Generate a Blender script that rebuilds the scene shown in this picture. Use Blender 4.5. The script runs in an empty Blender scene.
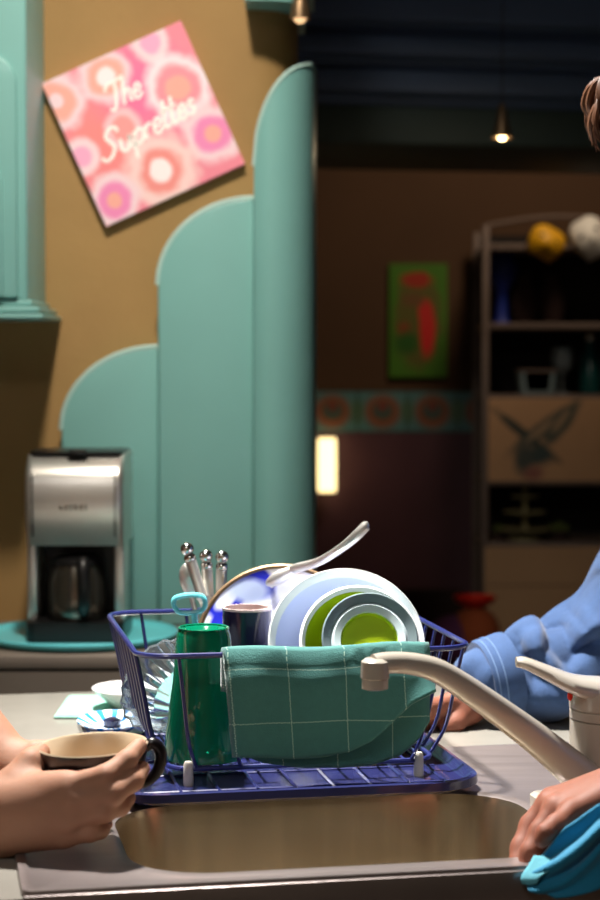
import bpy, bmesh, math, random
import numpy as np
from mathutils import Vector, Matrix

random.seed(7)
S = bpy.context.scene
COL = S.collection
PI = math.pi

# ------------------------------------------------------------ camera, world, lights, exposure
F_PX = 1940.0                       # focal length in pixels of the 600x900 frame
CAM = Vector((0.0, 0.0, 1.40))
PITCH = math.atan(93 / F_PX)        # camera looks a little down
cam_d = bpy.data.cameras.new('camera')
cam_d.sensor_fit = 'VERTICAL'; cam_d.sensor_height = 36; cam_d.sensor_width = 24
cam_d.lens = F_PX / 900 * 36
cam_d.clip_start = 0.05
cam_d.dof.use_dof = True; cam_d.dof.focus_distance = 2.22; cam_d.dof.aperture_fstop = 4.8
cam = bpy.data.objects.new('camera', cam_d); COL.objects.link(cam)
cam.location = CAM; cam.rotation_euler = (PI / 2 - PITCH, 0, 0)
S.camera = cam

W = bpy.data.worlds.new('world'); S.world = W
W.use_nodes = True
W.node_tree.nodes['Background'].inputs[0].default_value = (0.75, 0.86, 1.0, 1)
W.node_tree.nodes['Background'].inputs[1].default_value = 0.02

def area(name, loc, target, size, power, col, spread=180):
    l = bpy.data.lights.new(name, 'AREA'); l.shape = 'DISK'; l.size = size; l.energy = power; l.color = col
    l.spread = math.radians(spread)
    o = bpy.data.objects.new(name, l); COL.objects.link(o); o.location = loc
    o.rotation_euler = (Vector(target) - Vector(loc)).to_track_quat('-Z', 'Y').to_euler()
    return o
area('island_downlight', (-0.34, 2.66, 2.93), (0.05, 2.36, 0.9), 0.20, 23.5, (1.0, 0.96, 0.9), 60)
area('wall_washer', (-0.22, 2.55, 2.9), (-0.3, 3.65, 1.2), 0.14, 8.5, (1.0, 0.91, 0.77), 85)
area('camera_side_fill', (-0.6, 0.0, 2.95), (-0.6, 0.05, 0.0), 0.9, 17, (1.0, 0.94, 0.88), 180)  # unseen soft fill, added on the camera side
area('far_room_fill', (0.9, 5.3, 2.85), (0.6, 6.6, 1.0), 0.4, 8.5, (1.0, 0.78, 0.56), 150)  # unseen fill, added to brighten the dim far room
S.view_settings.view_transform = 'Standard'; S.view_settings.look = 'None'
S.view_settings.exposure = 0.0; S.view_settings.gamma = 1.0; S.view_settings.use_curve_mapping = False

# ------------------------------------------------------------ measuring helpers
cp, sp = math.cos(PITCH), math.sin(PITCH)
def ray(u, v):
    a, b = (u - 300) / F_PX, (450 - v) / F_PX
    return Vector((a, cp + b * sp, -sp + b * cp))
def P(u, v, Y):
    d = ray(u, v); return CAM + d * (Y / d.y)
def PZ(u, v, Z):
    d = ray(u, v); return CAM + d * ((Z - CAM.z) / d.z)
TH = math.radians(11)
ISL = Matrix.Translation((0, 2.0, 0)) @ Matrix.Rotation(TH, 4, 'Z')      # the island stands a little turned
def I(a, b, z): return ISL @ Vector((a, b, z))
ZC = 0.90                                                                # worktop height

# ------------------------------------------------------------ object helpers
def tag(o, label, cat, group=None, kind=None):
    o['label'] = label; o['category'] = cat
    if group: o['group'] = group
    if kind: o['kind'] = kind
    return o
def thing(name, loc, label, cat, group=None):
    o = bpy.data.objects.new(name, None); COL.objects.link(o); o.location = Vector(loc)
    o.empty_display_size = 0.05
    return tag(o, label, cat, group)
def attach(o, parent):
    o.parent = parent; o.matrix_parent_inverse = Matrix.Translation(-parent.location)
def ob(name, bm, mat, parent=None, M=None, smooth=40, sharp=False):
    if M is not None: bm.transform(M)
    bmesh.ops.recalc_face_normals(bm, faces=bm.faces[:])
    me = bpy.data.meshes.new(name)
    loc = Vector((0, 0, 0))
    if parent is None and bm.verts:
        lo = [min(v.co[k] for v in bm.verts) for k in range(3)]; hi = [max(v.co[k] for v in bm.verts) for k in range(3)]
        loc = Vector(((lo[0] + hi[0]) / 2, (lo[1] + hi[1]) / 2, lo[2]))
        bmesh.ops.translate(bm, verts=bm.verts[:], vec=-loc)
    bm.to_mesh(me); bm.free()
    return link(name, me, mat, parent, loc, smooth)
def link(name, me, mat, parent=None, loc=None, smooth=40):
    if mat is not None: me.materials.append(mat)
    if smooth:
        me.polygons.foreach_set('use_smooth', [True] * len(me.polygons))
        if smooth < 180: me.set_sharp_from_angle(angle=math.radians(smooth))
    o = bpy.data.objects.new(name, me); COL.objects.link(o)
    if loc is not None: o.location = loc
    if parent is not None: attach(o, parent)
    return o
def struct(name, bm, mat, label=None, parent=None, M=None, smooth=40, cat=None):
    o = ob(name, bm, mat, parent, M, smooth)
    if parent is None:
        o['kind'] = 'structure'
        if label: o['label'] = label
        o['category'] = cat or name.split('_')[0]
    return o
def NB(): return bmesh.new()

# ------------------------------------------------------------ shape helpers
def box(bm, c, s, rz=0, bev=0.0, seg=2, M=None):
    r = bmesh.ops.create_cube(bm, size=1)
    vs = r['verts']
    T = Matrix.Translation(c) @ Matrix.Rotation(rz, 4, 'Z') @ Matrix.Diagonal((s[0], s[1], s[2], 1))
    bmesh.ops.transform(bm, matrix=T, verts=vs)
    if bev > 0:
        es = list({e for v in vs for e in v.link_edges})
        r2 = bmesh.ops.bevel(bm, geom=es, offset=bev, segments=seg, affect='EDGES', profile=0.5)
        vs = list({v for f in r2['faces'] for v in f.verts} | {v for v in vs if v.is_valid})
    if M is not None: bmesh.ops.transform(bm, matrix=M, verts=[v for v in vs if v.is_valid])
    return bm
def cat_rom(pts, n=6, closed=False):
    pts = [Vector(p) for p in pts]; out = []
    N = len(pts); rng = N if closed else N - 1
    for i in range(rng):
        if closed: p0, p1, p2, p3 = pts[i - 1], pts[i], pts[(i + 1) % N], pts[(i + 2) % N]
        else:
            p1, p2 = pts[i], pts[i + 1]
            p0 = pts[i - 1] if i > 0 else p1 * 2 - p2
            p3 = pts[i + 2] if i + 2 < N else p2 * 2 - p1
        for k in range(n):
            t = k / n
            out.append(0.5 * ((2 * p1) + (p2 - p0) * t + (2 * p0 - 5 * p1 + 4 * p2 - p3) * t * t + (3 * p1 - p0 - 3 * p2 + p3) * t ** 3))
    if not closed: out.append(pts[-1])
    return out
def tube(bm, pts, r, n=8, closed=False, flat=None):
    """flat=(axis, factor): squash the section along an axis"""
    pts = [Vector(p) for p in pts]; N = len(pts)
    rs = [r] * N if not hasattr(r, '__len__') else list(r)
    if len(rs) != N: rs = [rs[0] + (rs[-1] - rs[0]) * i / (N - 1) for i in range(N)] if len(rs) == 2 else [np.interp(i / (N - 1), np.linspace(0, 1, len(rs)), rs) for i in range(N)]
    rings = []; up = None
    for i in range(N):
        if closed: t = (pts[(i + 1) % N] - pts[i - 1])
        else: t = pts[min(i + 1, N - 1)] - pts[max(i - 1, 0)]
        t.normalize()
        if up is None:
            up = Vector((0, 0, 1)) if abs(t.z) < 0.9 else Vector((1, 0, 0))
        up = (up - t * up.dot(t)).normalized()
        sd = t.cross(up)
        ring = []
        for k in range(n):
            a = 2 * PI * k / n
            off = (up * math.cos(a) + sd * math.sin(a)) * rs[i]
            if flat: ax = Vector(flat[0]); off = off - ax * off.dot(ax) * (1 - flat[1])
            ring.append(bm.verts.new(pts[i] + off))
        rings.append(ring)
    m = N if closed else N - 1
    for i in range(m):
        A, B = rings[i], rings[(i + 1) % N]
        for k in range(n): bm.faces.new((A[k], A[(k + 1) % n], B[(k + 1) % n], B[k]))
    if not closed:
        bm.faces.new(rings[0][::-1]); bm.faces.new(rings[-1])
    return bm
def lathe(bm, prof, n=40, M=None, closed=False):
    """prof: list of (r, z); r==0 makes a pole"""
    rings = []
    for r, z in prof:
        if r < 1e-6: rings.append([bm.verts.new((0, 0, z))])
        else: rings.append([bm.verts.new((r * math.cos(2 * PI * k / n), r * math.sin(2 * PI * k / n), z)) for k in range(n)])
    seq = list(zip(rings, rings[1:]))
    if closed: seq.append((rings[-1], rings[0]))
    for A, B in seq:
        for k in range(n):
            k2 = (k + 1) % n
            if len(A) == 1 and len(B) == 1: continue
            if len(A) == 1: bm.faces.new((A[0], B[k2], B[k]))
            elif len(B) == 1: bm.faces.new((A[k], A[k2], B[0]))
            else: bm.faces.new((A[k], A[k2], B[k2], B[k]))
    if M is not None: bmesh.ops.transform(bm, matrix=M, verts=[v for R in rings for v in R])
    return bm
def sphere(bm, c, r, M=None, u=16, v=10):
    rr = (r, r, r) if not hasattr(r, '__len__') else r
    q = bmesh.ops.create_uvsphere(bm, u_segments=u, v_segments=v, radius=1)
    T = Matrix.Translation(c) @ (M if M is not None else Matrix.Identity(4)) @ Matrix.Diagonal((rr[0], rr[1], rr[2], 1))
    bmesh.ops.transform(bm, matrix=T, verts=q['verts']); return bm
def prism(bm, outline, M, depth, bev=0.0):
    """outline [(x,y)] in a plane, extruded along local z by depth"""
    vs = [bm.verts.new((x, y, 0)) for x, y in outline]
    f = bm.faces.new(vs)
    r = bmesh.ops.extrude_face_region(bm, geom=[f])
    nv = [e for e in r['geom'] if isinstance(e, bmesh.types.BMVert)]
    bmesh.ops.translate(bm, verts=nv, vec=(0, 0, depth))
    allv = vs + nv
    if bev > 0:
        es = [e for e in {e for v in nv for e in v.link_edges} if e.verts[0] in nv and e.verts[1] in nv]
        r2 = bmesh.ops.bevel(bm, geom=es, offset=bev, segments=3, affect='EDGES', profile=0.5)
        allv = list({v for f in r2['faces'] for v in f.verts} | {v for v in allv if v.is_valid})
    bmesh.ops.transform(bm, matrix=M, verts=[v for v in allv if v.is_valid])
    return bm
def rrect(x0, x1, y0, y1, r, n=6):
    out = []
    for cx, cy, a0 in ((x1 - r, y0 + r, -PI / 2), (x1 - r, y1 - r, 0), (x0 + r, y1 - r, PI / 2), (x0 + r, y0 + r, PI)):
        for k in range(n + 1):
            a = a0 + PI / 2 * k / n
            out.append((cx + r * math.cos(a), cy + r * math.sin(a)))
    return out
def loft(bm, loops, cap0=False, cap1=False, closed=True):
    R = [[bm.verts.new(p) for p in L] for L in loops]
    n = len(R[0])
    for A, B in zip(R, R[1:]):
        for k in range(n if closed else n - 1):
            bm.faces.new((A[k], A[(k + 1) % n], B[(k + 1) % n], B[k]))
    if cap0: bm.faces.new(R[0][::-1])
    if cap1: bm.faces.new(R[-1])
    return bm
def axis_M(origin, n):
    return Matrix.Translation(origin) @ Vector(n).to_track_quat('Z', 'Y').to_matrix().to_4x4()
def surf(bm, rows, uv=None, thick=0.0):
    """grid of points rows[i][j]; optional uv rows; returns bm"""
    V = [[bm.verts.new(p) for p in r] for r in rows]
    lay = bm.loops.layers.uv.verify() if uv else None
    for i in range(len(V) - 1):
        for j in range(len(V[0]) - 1):
            q = ((i, j), (i, j + 1), (i + 1, j + 1), (i + 1, j))
            f = bm.faces.new([V[a][b] for a, b in q])
            if lay:
                for l, (a, b) in zip(f.loops, q): l[lay].uv = uv[a][b]
    return bm
def solid(o, t, off=0):
    m = o.modifiers.new('thickness', 'SOLIDIFY'); m.thickness = t; m.offset = off; return o

# ------------------------------------------------------------ materials
def lin(c):
    return tuple((x / 12.92 if x <= 0.04045 else ((x + 0.055) / 1.055) ** 2.4) for x in c)
def rgb(r, g, b): return lin((r / 255, g / 255, b / 255))
def mat(name, col, rough=0.5, metal=0.0, var=0.12, scale=12.0, bump=0.0, bscale=60.0, trans=0.0, ior=1.45, sss=0.0, spec=0.5,
        emit=None, estr=0.0, stretch=(1, 1, 1), coat=0.0, sheen=0.0):
    m = bpy.data.materials.new(name); m.use_nodes = True
    nt = m.node_tree; N = nt.nodes; L = nt.links
    b = N['Principled BSDF']
    b.inputs['Roughness'].default_value = rough; b.inputs['Metallic'].default_value = metal
    b.inputs['IOR'].default_value = ior; b.inputs['Transmission Weight'].default_value = trans
    b.inputs['Specular IOR Level'].default_value = spec
    b.inputs['Coat Weight'].default_value = coat; b.inputs['Sheen Weight'].default_value = sheen
    if sss: b.inputs['Subsurface Weight'].default_value = sss; b.inputs['Subsurface Radius'].default_value = (0.012, 0.005, 0.003); b.inputs['Subsurface Scale'].default_value = 1.0
    if emit: b.inputs['Emission Color'].default_value = (*emit, 1); b.inputs['Emission Strength'].default_value = estr
    tc = N.new('ShaderNodeTexCoord'); mp = N.new('ShaderNodeMapping'); mp.inputs['Scale'].default_value = stretch
    L.new(tc.outputs['Object'], mp.inputs['Vector'])
    nz = N.new('ShaderNodeTexNoise'); nz.inputs['Scale'].default_value = scale; nz.inputs['Detail'].default_value = 5
    L.new(mp.outputs[0], nz.inputs['Vector'])
    mx = N.new('ShaderNodeMix'); mx.data_type = 'RGBA'
    L.new(nz.outputs['Fac'], mx.inputs['Factor'])
    mx.inputs['A'].default_value = (*[c * (1 - var) for c in col], 1); mx.inputs['B'].default_value = (*[min(1, c * (1 + var)) for c in col], 1)
    L.new(mx.outputs['Result'], b.inputs['Base Color'])
    m['mix'] = mx.name
    if bump > 0:
        n2 = N.new('ShaderNodeTexNoise'); n2.inputs['Scale'].default_value = bscale; n2.inputs['Detail'].default_value = 4
        L.new(mp.outputs[0], n2.inputs['Vector'])
        bp = N.new('ShaderNodeBump'); bp.inputs['Strength'].default_value = bump; bp.inputs['Distance'].default_value = 0.002
        L.new(n2.outputs['Fac'], bp.inputs['Height']); L.new(bp.outputs[0], b.inputs['Normal'])
    return m
def math_n(nt, op, a, b=None, c=None):
    n = nt.nodes.new('ShaderNodeMath'); n.operation = op
    for i, x in enumerate((a, b, c)):
        if x is None: continue
        if isinstance(x, (int, float)): n.inputs[i].default_value = x
        else: nt.links.new(x, n.inputs[i])
    return n.outputs[0]
def blob_mat(name, base, blobs, rough=0.5, wob=0.15, nscale=6.0):
    """flat print on UV: blobs = (cx, cy, rx, ry, colour, softness, angle)"""
    m = mat(name, base, rough, var=0.06, scale=30)
    nt = m.node_tree; N = nt.nodes; L = nt.links
    b = N['Principled BSDF']; cur = N[m['mix']].outputs['Result']
    uv = N.new('ShaderNodeUVMap')
    nz = N.new('ShaderNodeTexNoise'); nz.inputs['Scale'].default_value = nscale; nz.inputs['Detail'].default_value = 3
    L.new(uv.outputs[0], nz.inputs['Vector'])
    w = math_n(nt, 'MULTIPLY_ADD', nz.outputs['Fac'], 2 * wob, -wob)
    for bl in blobs:
        cx, cy, rx, ry, col = bl[:5]; soft = bl[5] if len(bl) > 5 else 0.15; ang = bl[6] if len(bl) > 6 else 0
        v = N.new('ShaderNodeVectorMath'); v.operation = 'SUBTRACT'; L.new(uv.outputs[0], v.inputs[0]); v.inputs[1].default_value = (cx, cy, 0)
        mp = N.new('ShaderNodeMapping'); mp.inputs['Rotation'].default_value = (0, 0, -ang); L.new(v.outputs[0], mp.inputs['Vector'])
        v2 = N.new('ShaderNodeVectorMath'); v2.operation = 'DIVIDE'; L.new(mp.outputs[0], v2.inputs[0]); v2.inputs[1].default_value = (rx, ry, 1)
        ln = N.new('ShaderNodeVectorMath'); ln.operation = 'LENGTH'; L.new(v2.outputs[0], ln.inputs[0])
        d = math_n(nt, 'ADD', ln.outputs['Value'], w)
        mr = N.new('ShaderNodeMapRange'); L.new(d, mr.inputs['Value'])
        mr.inputs['From Min'].default_value = 1 - soft; mr.inputs['From Max'].default_value = 1 + soft
        mr.inputs['To Min'].default_value = 1; mr.inputs['To Max'].default_value = 0
        mx = N.new('ShaderNodeMix'); mx.data_type = 'RGBA'; L.new(mr.outputs[0], mx.inputs['Factor'])
        L.new(cur, mx.inputs['A']); mx.inputs['B'].default_value = (*col, 1); cur = mx.outputs['Result']
    L.new(cur, b.inputs['Base Color'])
    return m
def quad_uv(bm, p00, p10, p11, p01):
    vs = [bm.verts.new(p) for p in (p00, p10, p11, p01)]
    f = bm.faces.new(vs); lay = bm.loops.layers.uv.verify()
    for l, t in zip(f.loops, ((0, 0), (1, 0), (1, 1), (0, 1))): l[lay].uv = t
    return bm
def box_uv(bm, c, s):
    """box whose front (-y) face carries 0..1 UV; sides take the edge of it"""
    x, y, z = c; a, b, d = s[0] / 2, s[1] / 2, s[2] / 2
    r = bmesh.ops.create_cube(bm, size=1); lay = bm.loops.layers.uv.verify()
    for f in {f for v in r['verts'] for f in v.link_faces}:
        for l in f.loops: l[lay].uv = (l.vert.co.x + .5, l.vert.co.z + .5)
    bmesh.ops.transform(bm, matrix=Matrix.Translation(c) @ Matrix.Diagonal((s[0], s[1], s[2], 1)), verts=r['verts'])
    return bm

M_ = {}
M_['wall'] = mat('ochre_plaster', rgb(158, 124, 76), 0.75, var=0.16, scale=7, bump=0.35, bscale=70)
M_['teal'] = mat('teal_paint', rgb(122, 174, 170), 0.38, var=0.07, scale=5, coat=0.1)
M_['teal_glint'] = mat('teal_edge_highlight', rgb(172, 204, 198), 0.35, var=0.05)  # lighter teal paints the overhead light's glint on the fin edges
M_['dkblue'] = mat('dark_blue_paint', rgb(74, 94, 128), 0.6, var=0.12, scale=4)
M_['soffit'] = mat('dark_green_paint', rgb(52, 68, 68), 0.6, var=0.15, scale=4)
M_['brown'] = mat('brown_wall_paint', rgb(82, 56, 34), 0.8, var=0.25, scale=2.5)
M_['purple'] = mat('plum_wall_paint', rgb(90, 58, 68), 0.55, var=0.2, scale=6)
M_['ceil'] = mat('ceiling_paint', rgb(70, 78, 88), 0.8)
M_['floor'] = mat('floor_tile', rgb(110, 92, 78), 0.5, var=0.2, scale=3)
M_['steel'] = mat('brushed_steel', rgb(160, 148, 146), 0.34, 0.75, var=0.3, scale=16, bump=0.08, bscale=220, stretch=(0.35, 3, 1))
M_['basin'] = mat('basin_steel', rgb(192, 178, 156), 0.22, 0.88, var=0.34, scale=9, stretch=(6, 6, 0.25))  # stretched colour noise paints the basin's upright streaks of reflection
M_['chrome'] = mat('polished_steel', rgb(222, 218, 212), 0.16, 1.0, var=0.05)
M_['satin'] = mat('satin_steel', rgb(222, 218, 212), 0.33, 0.85, var=0.1, scale=20)
M_['laminate'] = mat('grey_laminate', rgb(142, 138, 130), 0.3, var=0.14, scale=25, coat=0.2)
M_['cab'] = mat('island_turquoise_paint', rgb(80, 160, 165), 0.45)
M_['edge'] = mat('grey_edge_band', rgb(120, 108, 98), 0.5)
M_['black'] = mat('black_plastic', rgb(22, 21, 22), 0.35, var=0.2)
M_['bglass'] = mat('carafe_steel', rgb(120, 116, 108), 0.2, 0.9, var=0.5, scale=30, stretch=(6, 6, 0.1))
M_['turq'] = mat('turquoise_plastic', rgb(108, 212, 222), 0.3, var=0.06)
M_['wire'] = mat('navy_coated_wire', rgb(36, 42, 98), 0.3, var=0.1, coat=0.4)
M_['tray'] = mat('blue_tray_plastic', rgb(32, 36, 82), 0.25, var=0.1, coat=0.4)
M_['foot'] = mat('grey_rubber', rgb(190, 186, 176), 0.5)
M_['gglass'] = mat('green_glass', rgb(8, 122, 88), 0.08, 0, var=0.12, scale=40, stretch=(1, 1, 0.15), trans=0.3, ior=1.45, coat=0.4)
M_['cglass'] = mat('clear_glass', rgb(225, 238, 244), 0.06, 0, var=0.03, trans=0.9, ior=1.45)
M_['navy'] = mat('navy_glaze', rgb(32, 30, 62), 0.18, var=0.1, coat=0.5)
M_['white'] = mat('white_glaze', rgb(232, 230, 230), 0.2, var=0.03, coat=0.4)
M_['pinkish'] = mat('pale_inside_glaze', rgb(220, 200, 196), 0.35, var=0.04)
M_['lav'] = mat('lavender_plastic', rgb(206, 214, 250), 0.3, var=0.03)
M_['palerim'] = mat('pale_green_plastic', rgb(236, 240, 238), 0.3, var=0.03)
M_['lime'] = mat('lime_plastic', rgb(180, 205, 20), 0.38, var=0.05)
M_['grey'] = mat('grey_plastic', rgb(112, 128, 132), 0.3, var=0.05)
M_['paleblue'] = mat('pale_blue_plastic', rgb(202, 218, 224), 0.32, var=0.03)
M_['cream_en'] = mat('cream_enamel', rgb(182, 174, 162), 0.25, var=0.03, coat=0.5)
M_['red'] = mat('red_glaze', rgb(215, 40, 20), 0.4)
M_['skin'] = mat('skin', rgb(172, 126, 102), 0.62, var=0.10, scale=26, bump=0.12, bscale=190, sss=0.25)
M_['skin2'] = mat('ruddy_skin', rgb(140, 86, 67), 0.62, var=0.12, scale=26, bump=0.12, bscale=190, sss=0.25)
M_['hair'] = mat('brown_hair', rgb(92, 60, 42), 0.38, var=0.45, scale=35)
M_['shirt'] = mat('dark_tshirt', rgb(48, 46, 52), 0.9, bump=0.2, bscale=300)
M_['trouser'] = mat('dark_trousers', rgb(46, 48, 58), 0.9, bump=0.2, bscale=300)
M_['shoe'] = mat('shoe_leather', rgb(36, 30, 28), 0.5)
M_['eye'] = mat('eye_white', rgb(225, 220, 214), 0.2, var=0.02)
M_['iris'] = mat('iris_brown', rgb(60, 40, 26), 0.2)
M_['mug'] = mat('black_mug_glaze', rgb(18, 14, 18), 0.28, var=0.15, coat=0.3)
M_['mugin'] = mat('beige_mug_inside', rgb(206, 186, 158), 0.35, var=0.05)
M_['cream'] = mat('cream_board', rgb(190, 150, 112), 0.6, var=0.1, scale=5)
M_['shelfm'] = mat('shelf_metal', rgb(112, 96, 88), 0.5, 0.1)
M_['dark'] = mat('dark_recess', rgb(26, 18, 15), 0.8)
M_['yellow'] = mat('yellow_mask_paint', rgb(222, 165, 25), 0.5)
M_['whitem'] = mat('white_mask_paint', rgb(225, 222, 215), 0.5)
M_['bluem'] = mat('blue_paint', rgb(24, 44, 130), 0.5)
M_['bottle'] = mat('teal_bottle_glass', rgb(24, 74, 74), 0.15, var=0.1, trans=0.3)
M_['orange'] = mat('rust_fabric', rgb(150, 72, 36), 0.9, bump=0.2)
M_['plum'] = mat('plum_fabric', rgb(92, 46, 84), 0.9, bump=0.2)
M_['dbrown'] = mat('dark_brown_fabric', rgb(52, 34, 30), 0.9, bump=0.2)
M_['greenp'] = mat('olive_leaf', rgb(92, 104, 48), 0.7)
M_['stand'] = mat('olive_stand_paint', rgb(150, 140, 100), 0.5)
M_['lampglow'] = mat('sconce_diffuser', rgb(255, 236, 190), 0.5, emit=rgb(255, 226, 160), estr=2.6)
M_['bulb'] = mat('bulb_glow', rgb(255, 230, 180), 0.5, emit=rgb(255, 214, 150), estr=14)
M_['bulb2'] = mat('bulb_dim', rgb(255, 220, 170), 0.5, emit=rgb(255, 205, 150), estr=1.2)
M_['brass'] = mat('aged_brass', rgb(116, 94, 70), 0.4, 0.7)

# ============================================================ THE ROOM
YW = 3.66                                                       # kitchen back wall
bm = NB(); box(bm, (0.2, 3.6, -0.05), (7, 9.4, 0.1)); struct('floor', bm, M_['floor'], 'brown floor below the kitchen island', cat='floor')
bm = NB(); box(bm, (0.2, 3.6, 3.10), (7, 9.4, 0.1)); struct('ceiling', bm, M_['ceil'], 'grey ceiling over kitchen and far room', cat='ceiling')
XE0 = P(248, 60, YW).x; XR = 0.093                              # where the wall starts to turn its rounded end
out = [(-2.6, YW + 0.3), (-2.6, YW)]
for k in range(9):
    a = -PI / 2 + PI / 2 * k / 8
    out.append((XE0 + XR * math.cos(a), YW + XR + XR * math.sin(a)))
out.append((XE0 + XR, YW + 0.3))
bm = NB(); prism(bm, out, Matrix.Identity(4), 3.06); struct('wall_back', bm, M_['wall'], 'ochre plaster kitchen wall with a rounded end', cat='wall')

mFW = mat('kitchen_front_paint', rgb(176, 158, 128), 0.8, var=0.1, scale=3)
bm = NB(); box(bm, (0.3, -1.05, 1.52), (5.8, 0.1, 3.04)); struct('wall_front', bm, mFW, 'pale kitchen wall behind the photographer', cat='wall')
bm = NB(); box(bm, (-2.65, 1.3, 1.52), (0.1, 4.7, 3.04)); struct('wall_left', bm, mFW, 'pale kitchen side wall at left', cat='wall')
bm = NB(); box(bm, (3.2, 1.25, 1.52), (0.1, 4.6, 3.04)); struct('wall_right', bm, mFW, 'pale kitchen side wall at right', cat='wall')
# ---- stepped teal fins on the wall
def fin(name, u0, u1, vtop, vcorner, label, Y, depth, bulge=0.0):
    x0, x1 = P(u0, 400, Y).x, P(u1, 400, Y).x
    zt = P(u1, vtop, Y).z; zc = P(u0, vcorner, Y).z
    w = x1 - x0; hz = zt - zc; zb = ZC
    t = thing(name, (x0 + w / 2, Y + depth, zb), label, 'wall panel', 'stepped teal panels on the ochre wall')
    bm = NB()
    if not bulge:
        o = [(x1, zb), (x1, zt)] + [(x1 - w * math.sin(a), zc + hz * math.cos(a)) for a in [PI / 2 * k / 18 for k in range(1, 19)]] + [(x0, zb)]
        prism(bm, [(x, z) for x, z in o], Matrix.Translation((0, Y + depth, 0)) @ Matrix.Rotation(PI / 2, 4, 'X'), depth, bev=0.006)
        ob('panel', bm, M_['teal'], t)
        # bead along the curved edge, its paler teal a painted overhead highlight
        bm = NB(); pts = [(x1 - w * math.sin(a), Y + 0.004, zc + hz * math.cos(a)) for a in [PI / 2 * k / 18 for k in range(19)]] + [(x0, Y + 0.004, zb)]
        tube(bm, pts[:-1], 0.005, 6); ob('highlight_bead', bm, M_['teal_glint'], t)
    else:
        n = 20; front = []; back = []
        cols = []
        for i in range(n + 1):
            s = i / n; x = x0 + w * s
            zt_i = zc + hz * math.sqrt(max(0, 1 - (1 - s) ** 2))
            y = Y + depth * (0.15 * (1 - s / 0.3) ** 2 if s < 0.3 else 1 - math.sqrt(max(0, 1 - ((s - 0.3) / 0.7) ** 2)))
            cols.append((x, y, zt_i))
        L0 = [(x, y, zb) for x, y, z in cols] + [(x1, Y + depth + 0.01, zb), (x0, Y + depth + 0.01, zb)]
        L1 = [(x, y, z) for x, y, z in cols] + [(x1, Y + depth + 0.01, cols[-1][2]), (x0, Y + depth + 0.01, cols[0][2])]
        loft(bm, [L0, L1], True, True); ob('column', bm, M_['teal'], t, smooth=35)
        bm = NB(); tube(bm, [(x, y + 0.002, z) for x, y, z in cols[:-2]], 0.004, 6); ob('highlight_bead', bm, M_['teal_glint'], t)
    return t
fin('teal_wall_fin', 61, 158, 347, 430, 'short round-shouldered teal panel behind the coffee maker', 3.615, 0.045)
fin('teal_wall_fin', 158, 254, 198, 285, 'middle-height round-shouldered teal panel beside the pink sign', 3.59, 0.07)
fin('teal_wall_fin', 254, 317, 60, 165, 'tallest teal panel, bulging like a half column at the wall end', 3.55, 0.11, bulge=1)

# ---- teal cornice high on the rounded wall end, with a little lamp
t = thing('teal_cornice', (XE0 + 0.04, YW, P(270, 8, 3.55).z), 'teal cornice ledge capping the rounded wall end', 'cornice')
zc0 = P(270, -1, 3.55).z
for i, (dz, ex) in enumerate(((0.0, 0.012), (0.045, 0.03))):
    bm = NB(); xl = P(245, 5, 3.6).x
    o = [(xl, YW + 0.28), (xl, YW - 0.09 - ex)]
    for k in range(9):
        a = -PI / 2 + PI / 2 * k / 8
        o.append((XE0 + 0.02 + (0.075 + ex) * math.cos(a), YW - 0.015 - 0.0 + (0.075 + ex) * math.sin(a)))
    o.append((XE0 + 0.095 + ex, YW + 0.28))
    prism(bm, o, Matrix.Translation((0, 0, zc0 + dz)), 0.04, bev=0.008); ob('moulding', bm, M_['teal'], t)
c = P(300, 17, 3.56)
t = thing('spot_lamp', c, 'small warm spot lamp under the teal cornice', 'lamp')
bm = NB(); sphere(bm, c, 0.012); ob('bulb', bm, M_['bulb2'], t)
bm = NB(); lathe(bm, [(0.006, 0.05), (0.010, 0.045), (0.017, 0.012), (0.019, -0.004), (0.017, -0.004), (0.014, 0.01)], 16, Matrix.Translation(c)); ob('shade', bm, M_['brass'], t)

# ---- teal wall cupboard, top left
YC = 3.42
xr = P(45, 200, YW).x; zb = P(40, 300, YC).z
t = thing('wall_cupboard', (xr - 0.3, YC, zb), 'teal wall cupboard with moulded foot in the upper left corner', 'cupboard')
def deco(x1, z0, z1, r, w=0.62):
    return [(x1 - w, z0), (x1, z0), ] + [(x1 - r + r * math.cos(a), z1 - r + r * math.sin(a)) for a in [PI / 2 * k / 10 for k in range(11)]] + [(x1 - w, z1)]
MX = lambda y: Matrix.Translation((0, y, 0)) @ Matrix.Rotation(PI / 2, 4, 'X')
bm = NB(); prism(bm, deco(xr, zb, zb + 0.66, 0.10), MX(YW - 0.001), YW - YC, bev=0.004); ob('carcass', bm, M_['teal'], t)
x2 = xr - 0.016
bm = NB(); prism(bm, deco(x2, zb + 0.004, P(0, 55, YC).z, 0.05, 0.55), MX(YC), 0.014, bev=0.004); d = ob('door', bm, M_['teal'], t)
x3 = xr - 0.040
bm = NB(); prism(bm, deco(x3, zb + 0.006, P(0, 166, YC).z, 0.03, 0.5), MX(YC - 0.014), 0.010, bev=0.003); ob('raised_panel', bm, M_['teal'], d)
for k, (e, h) in enumerate(((0.008, 0.012), (0.022, 0.011), (0.030, 0.009))):
    bm = NB(); box(bm, (xr - 0.31 + e / 2, (YW + YC) / 2 - e / 2, zb - 0.006 - k * 0.0115), (0.62 + e, YW - YC + e - 0.002, h), bev=0.004); ob('foot_moulding', bm, M_['teal'], t)

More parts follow.
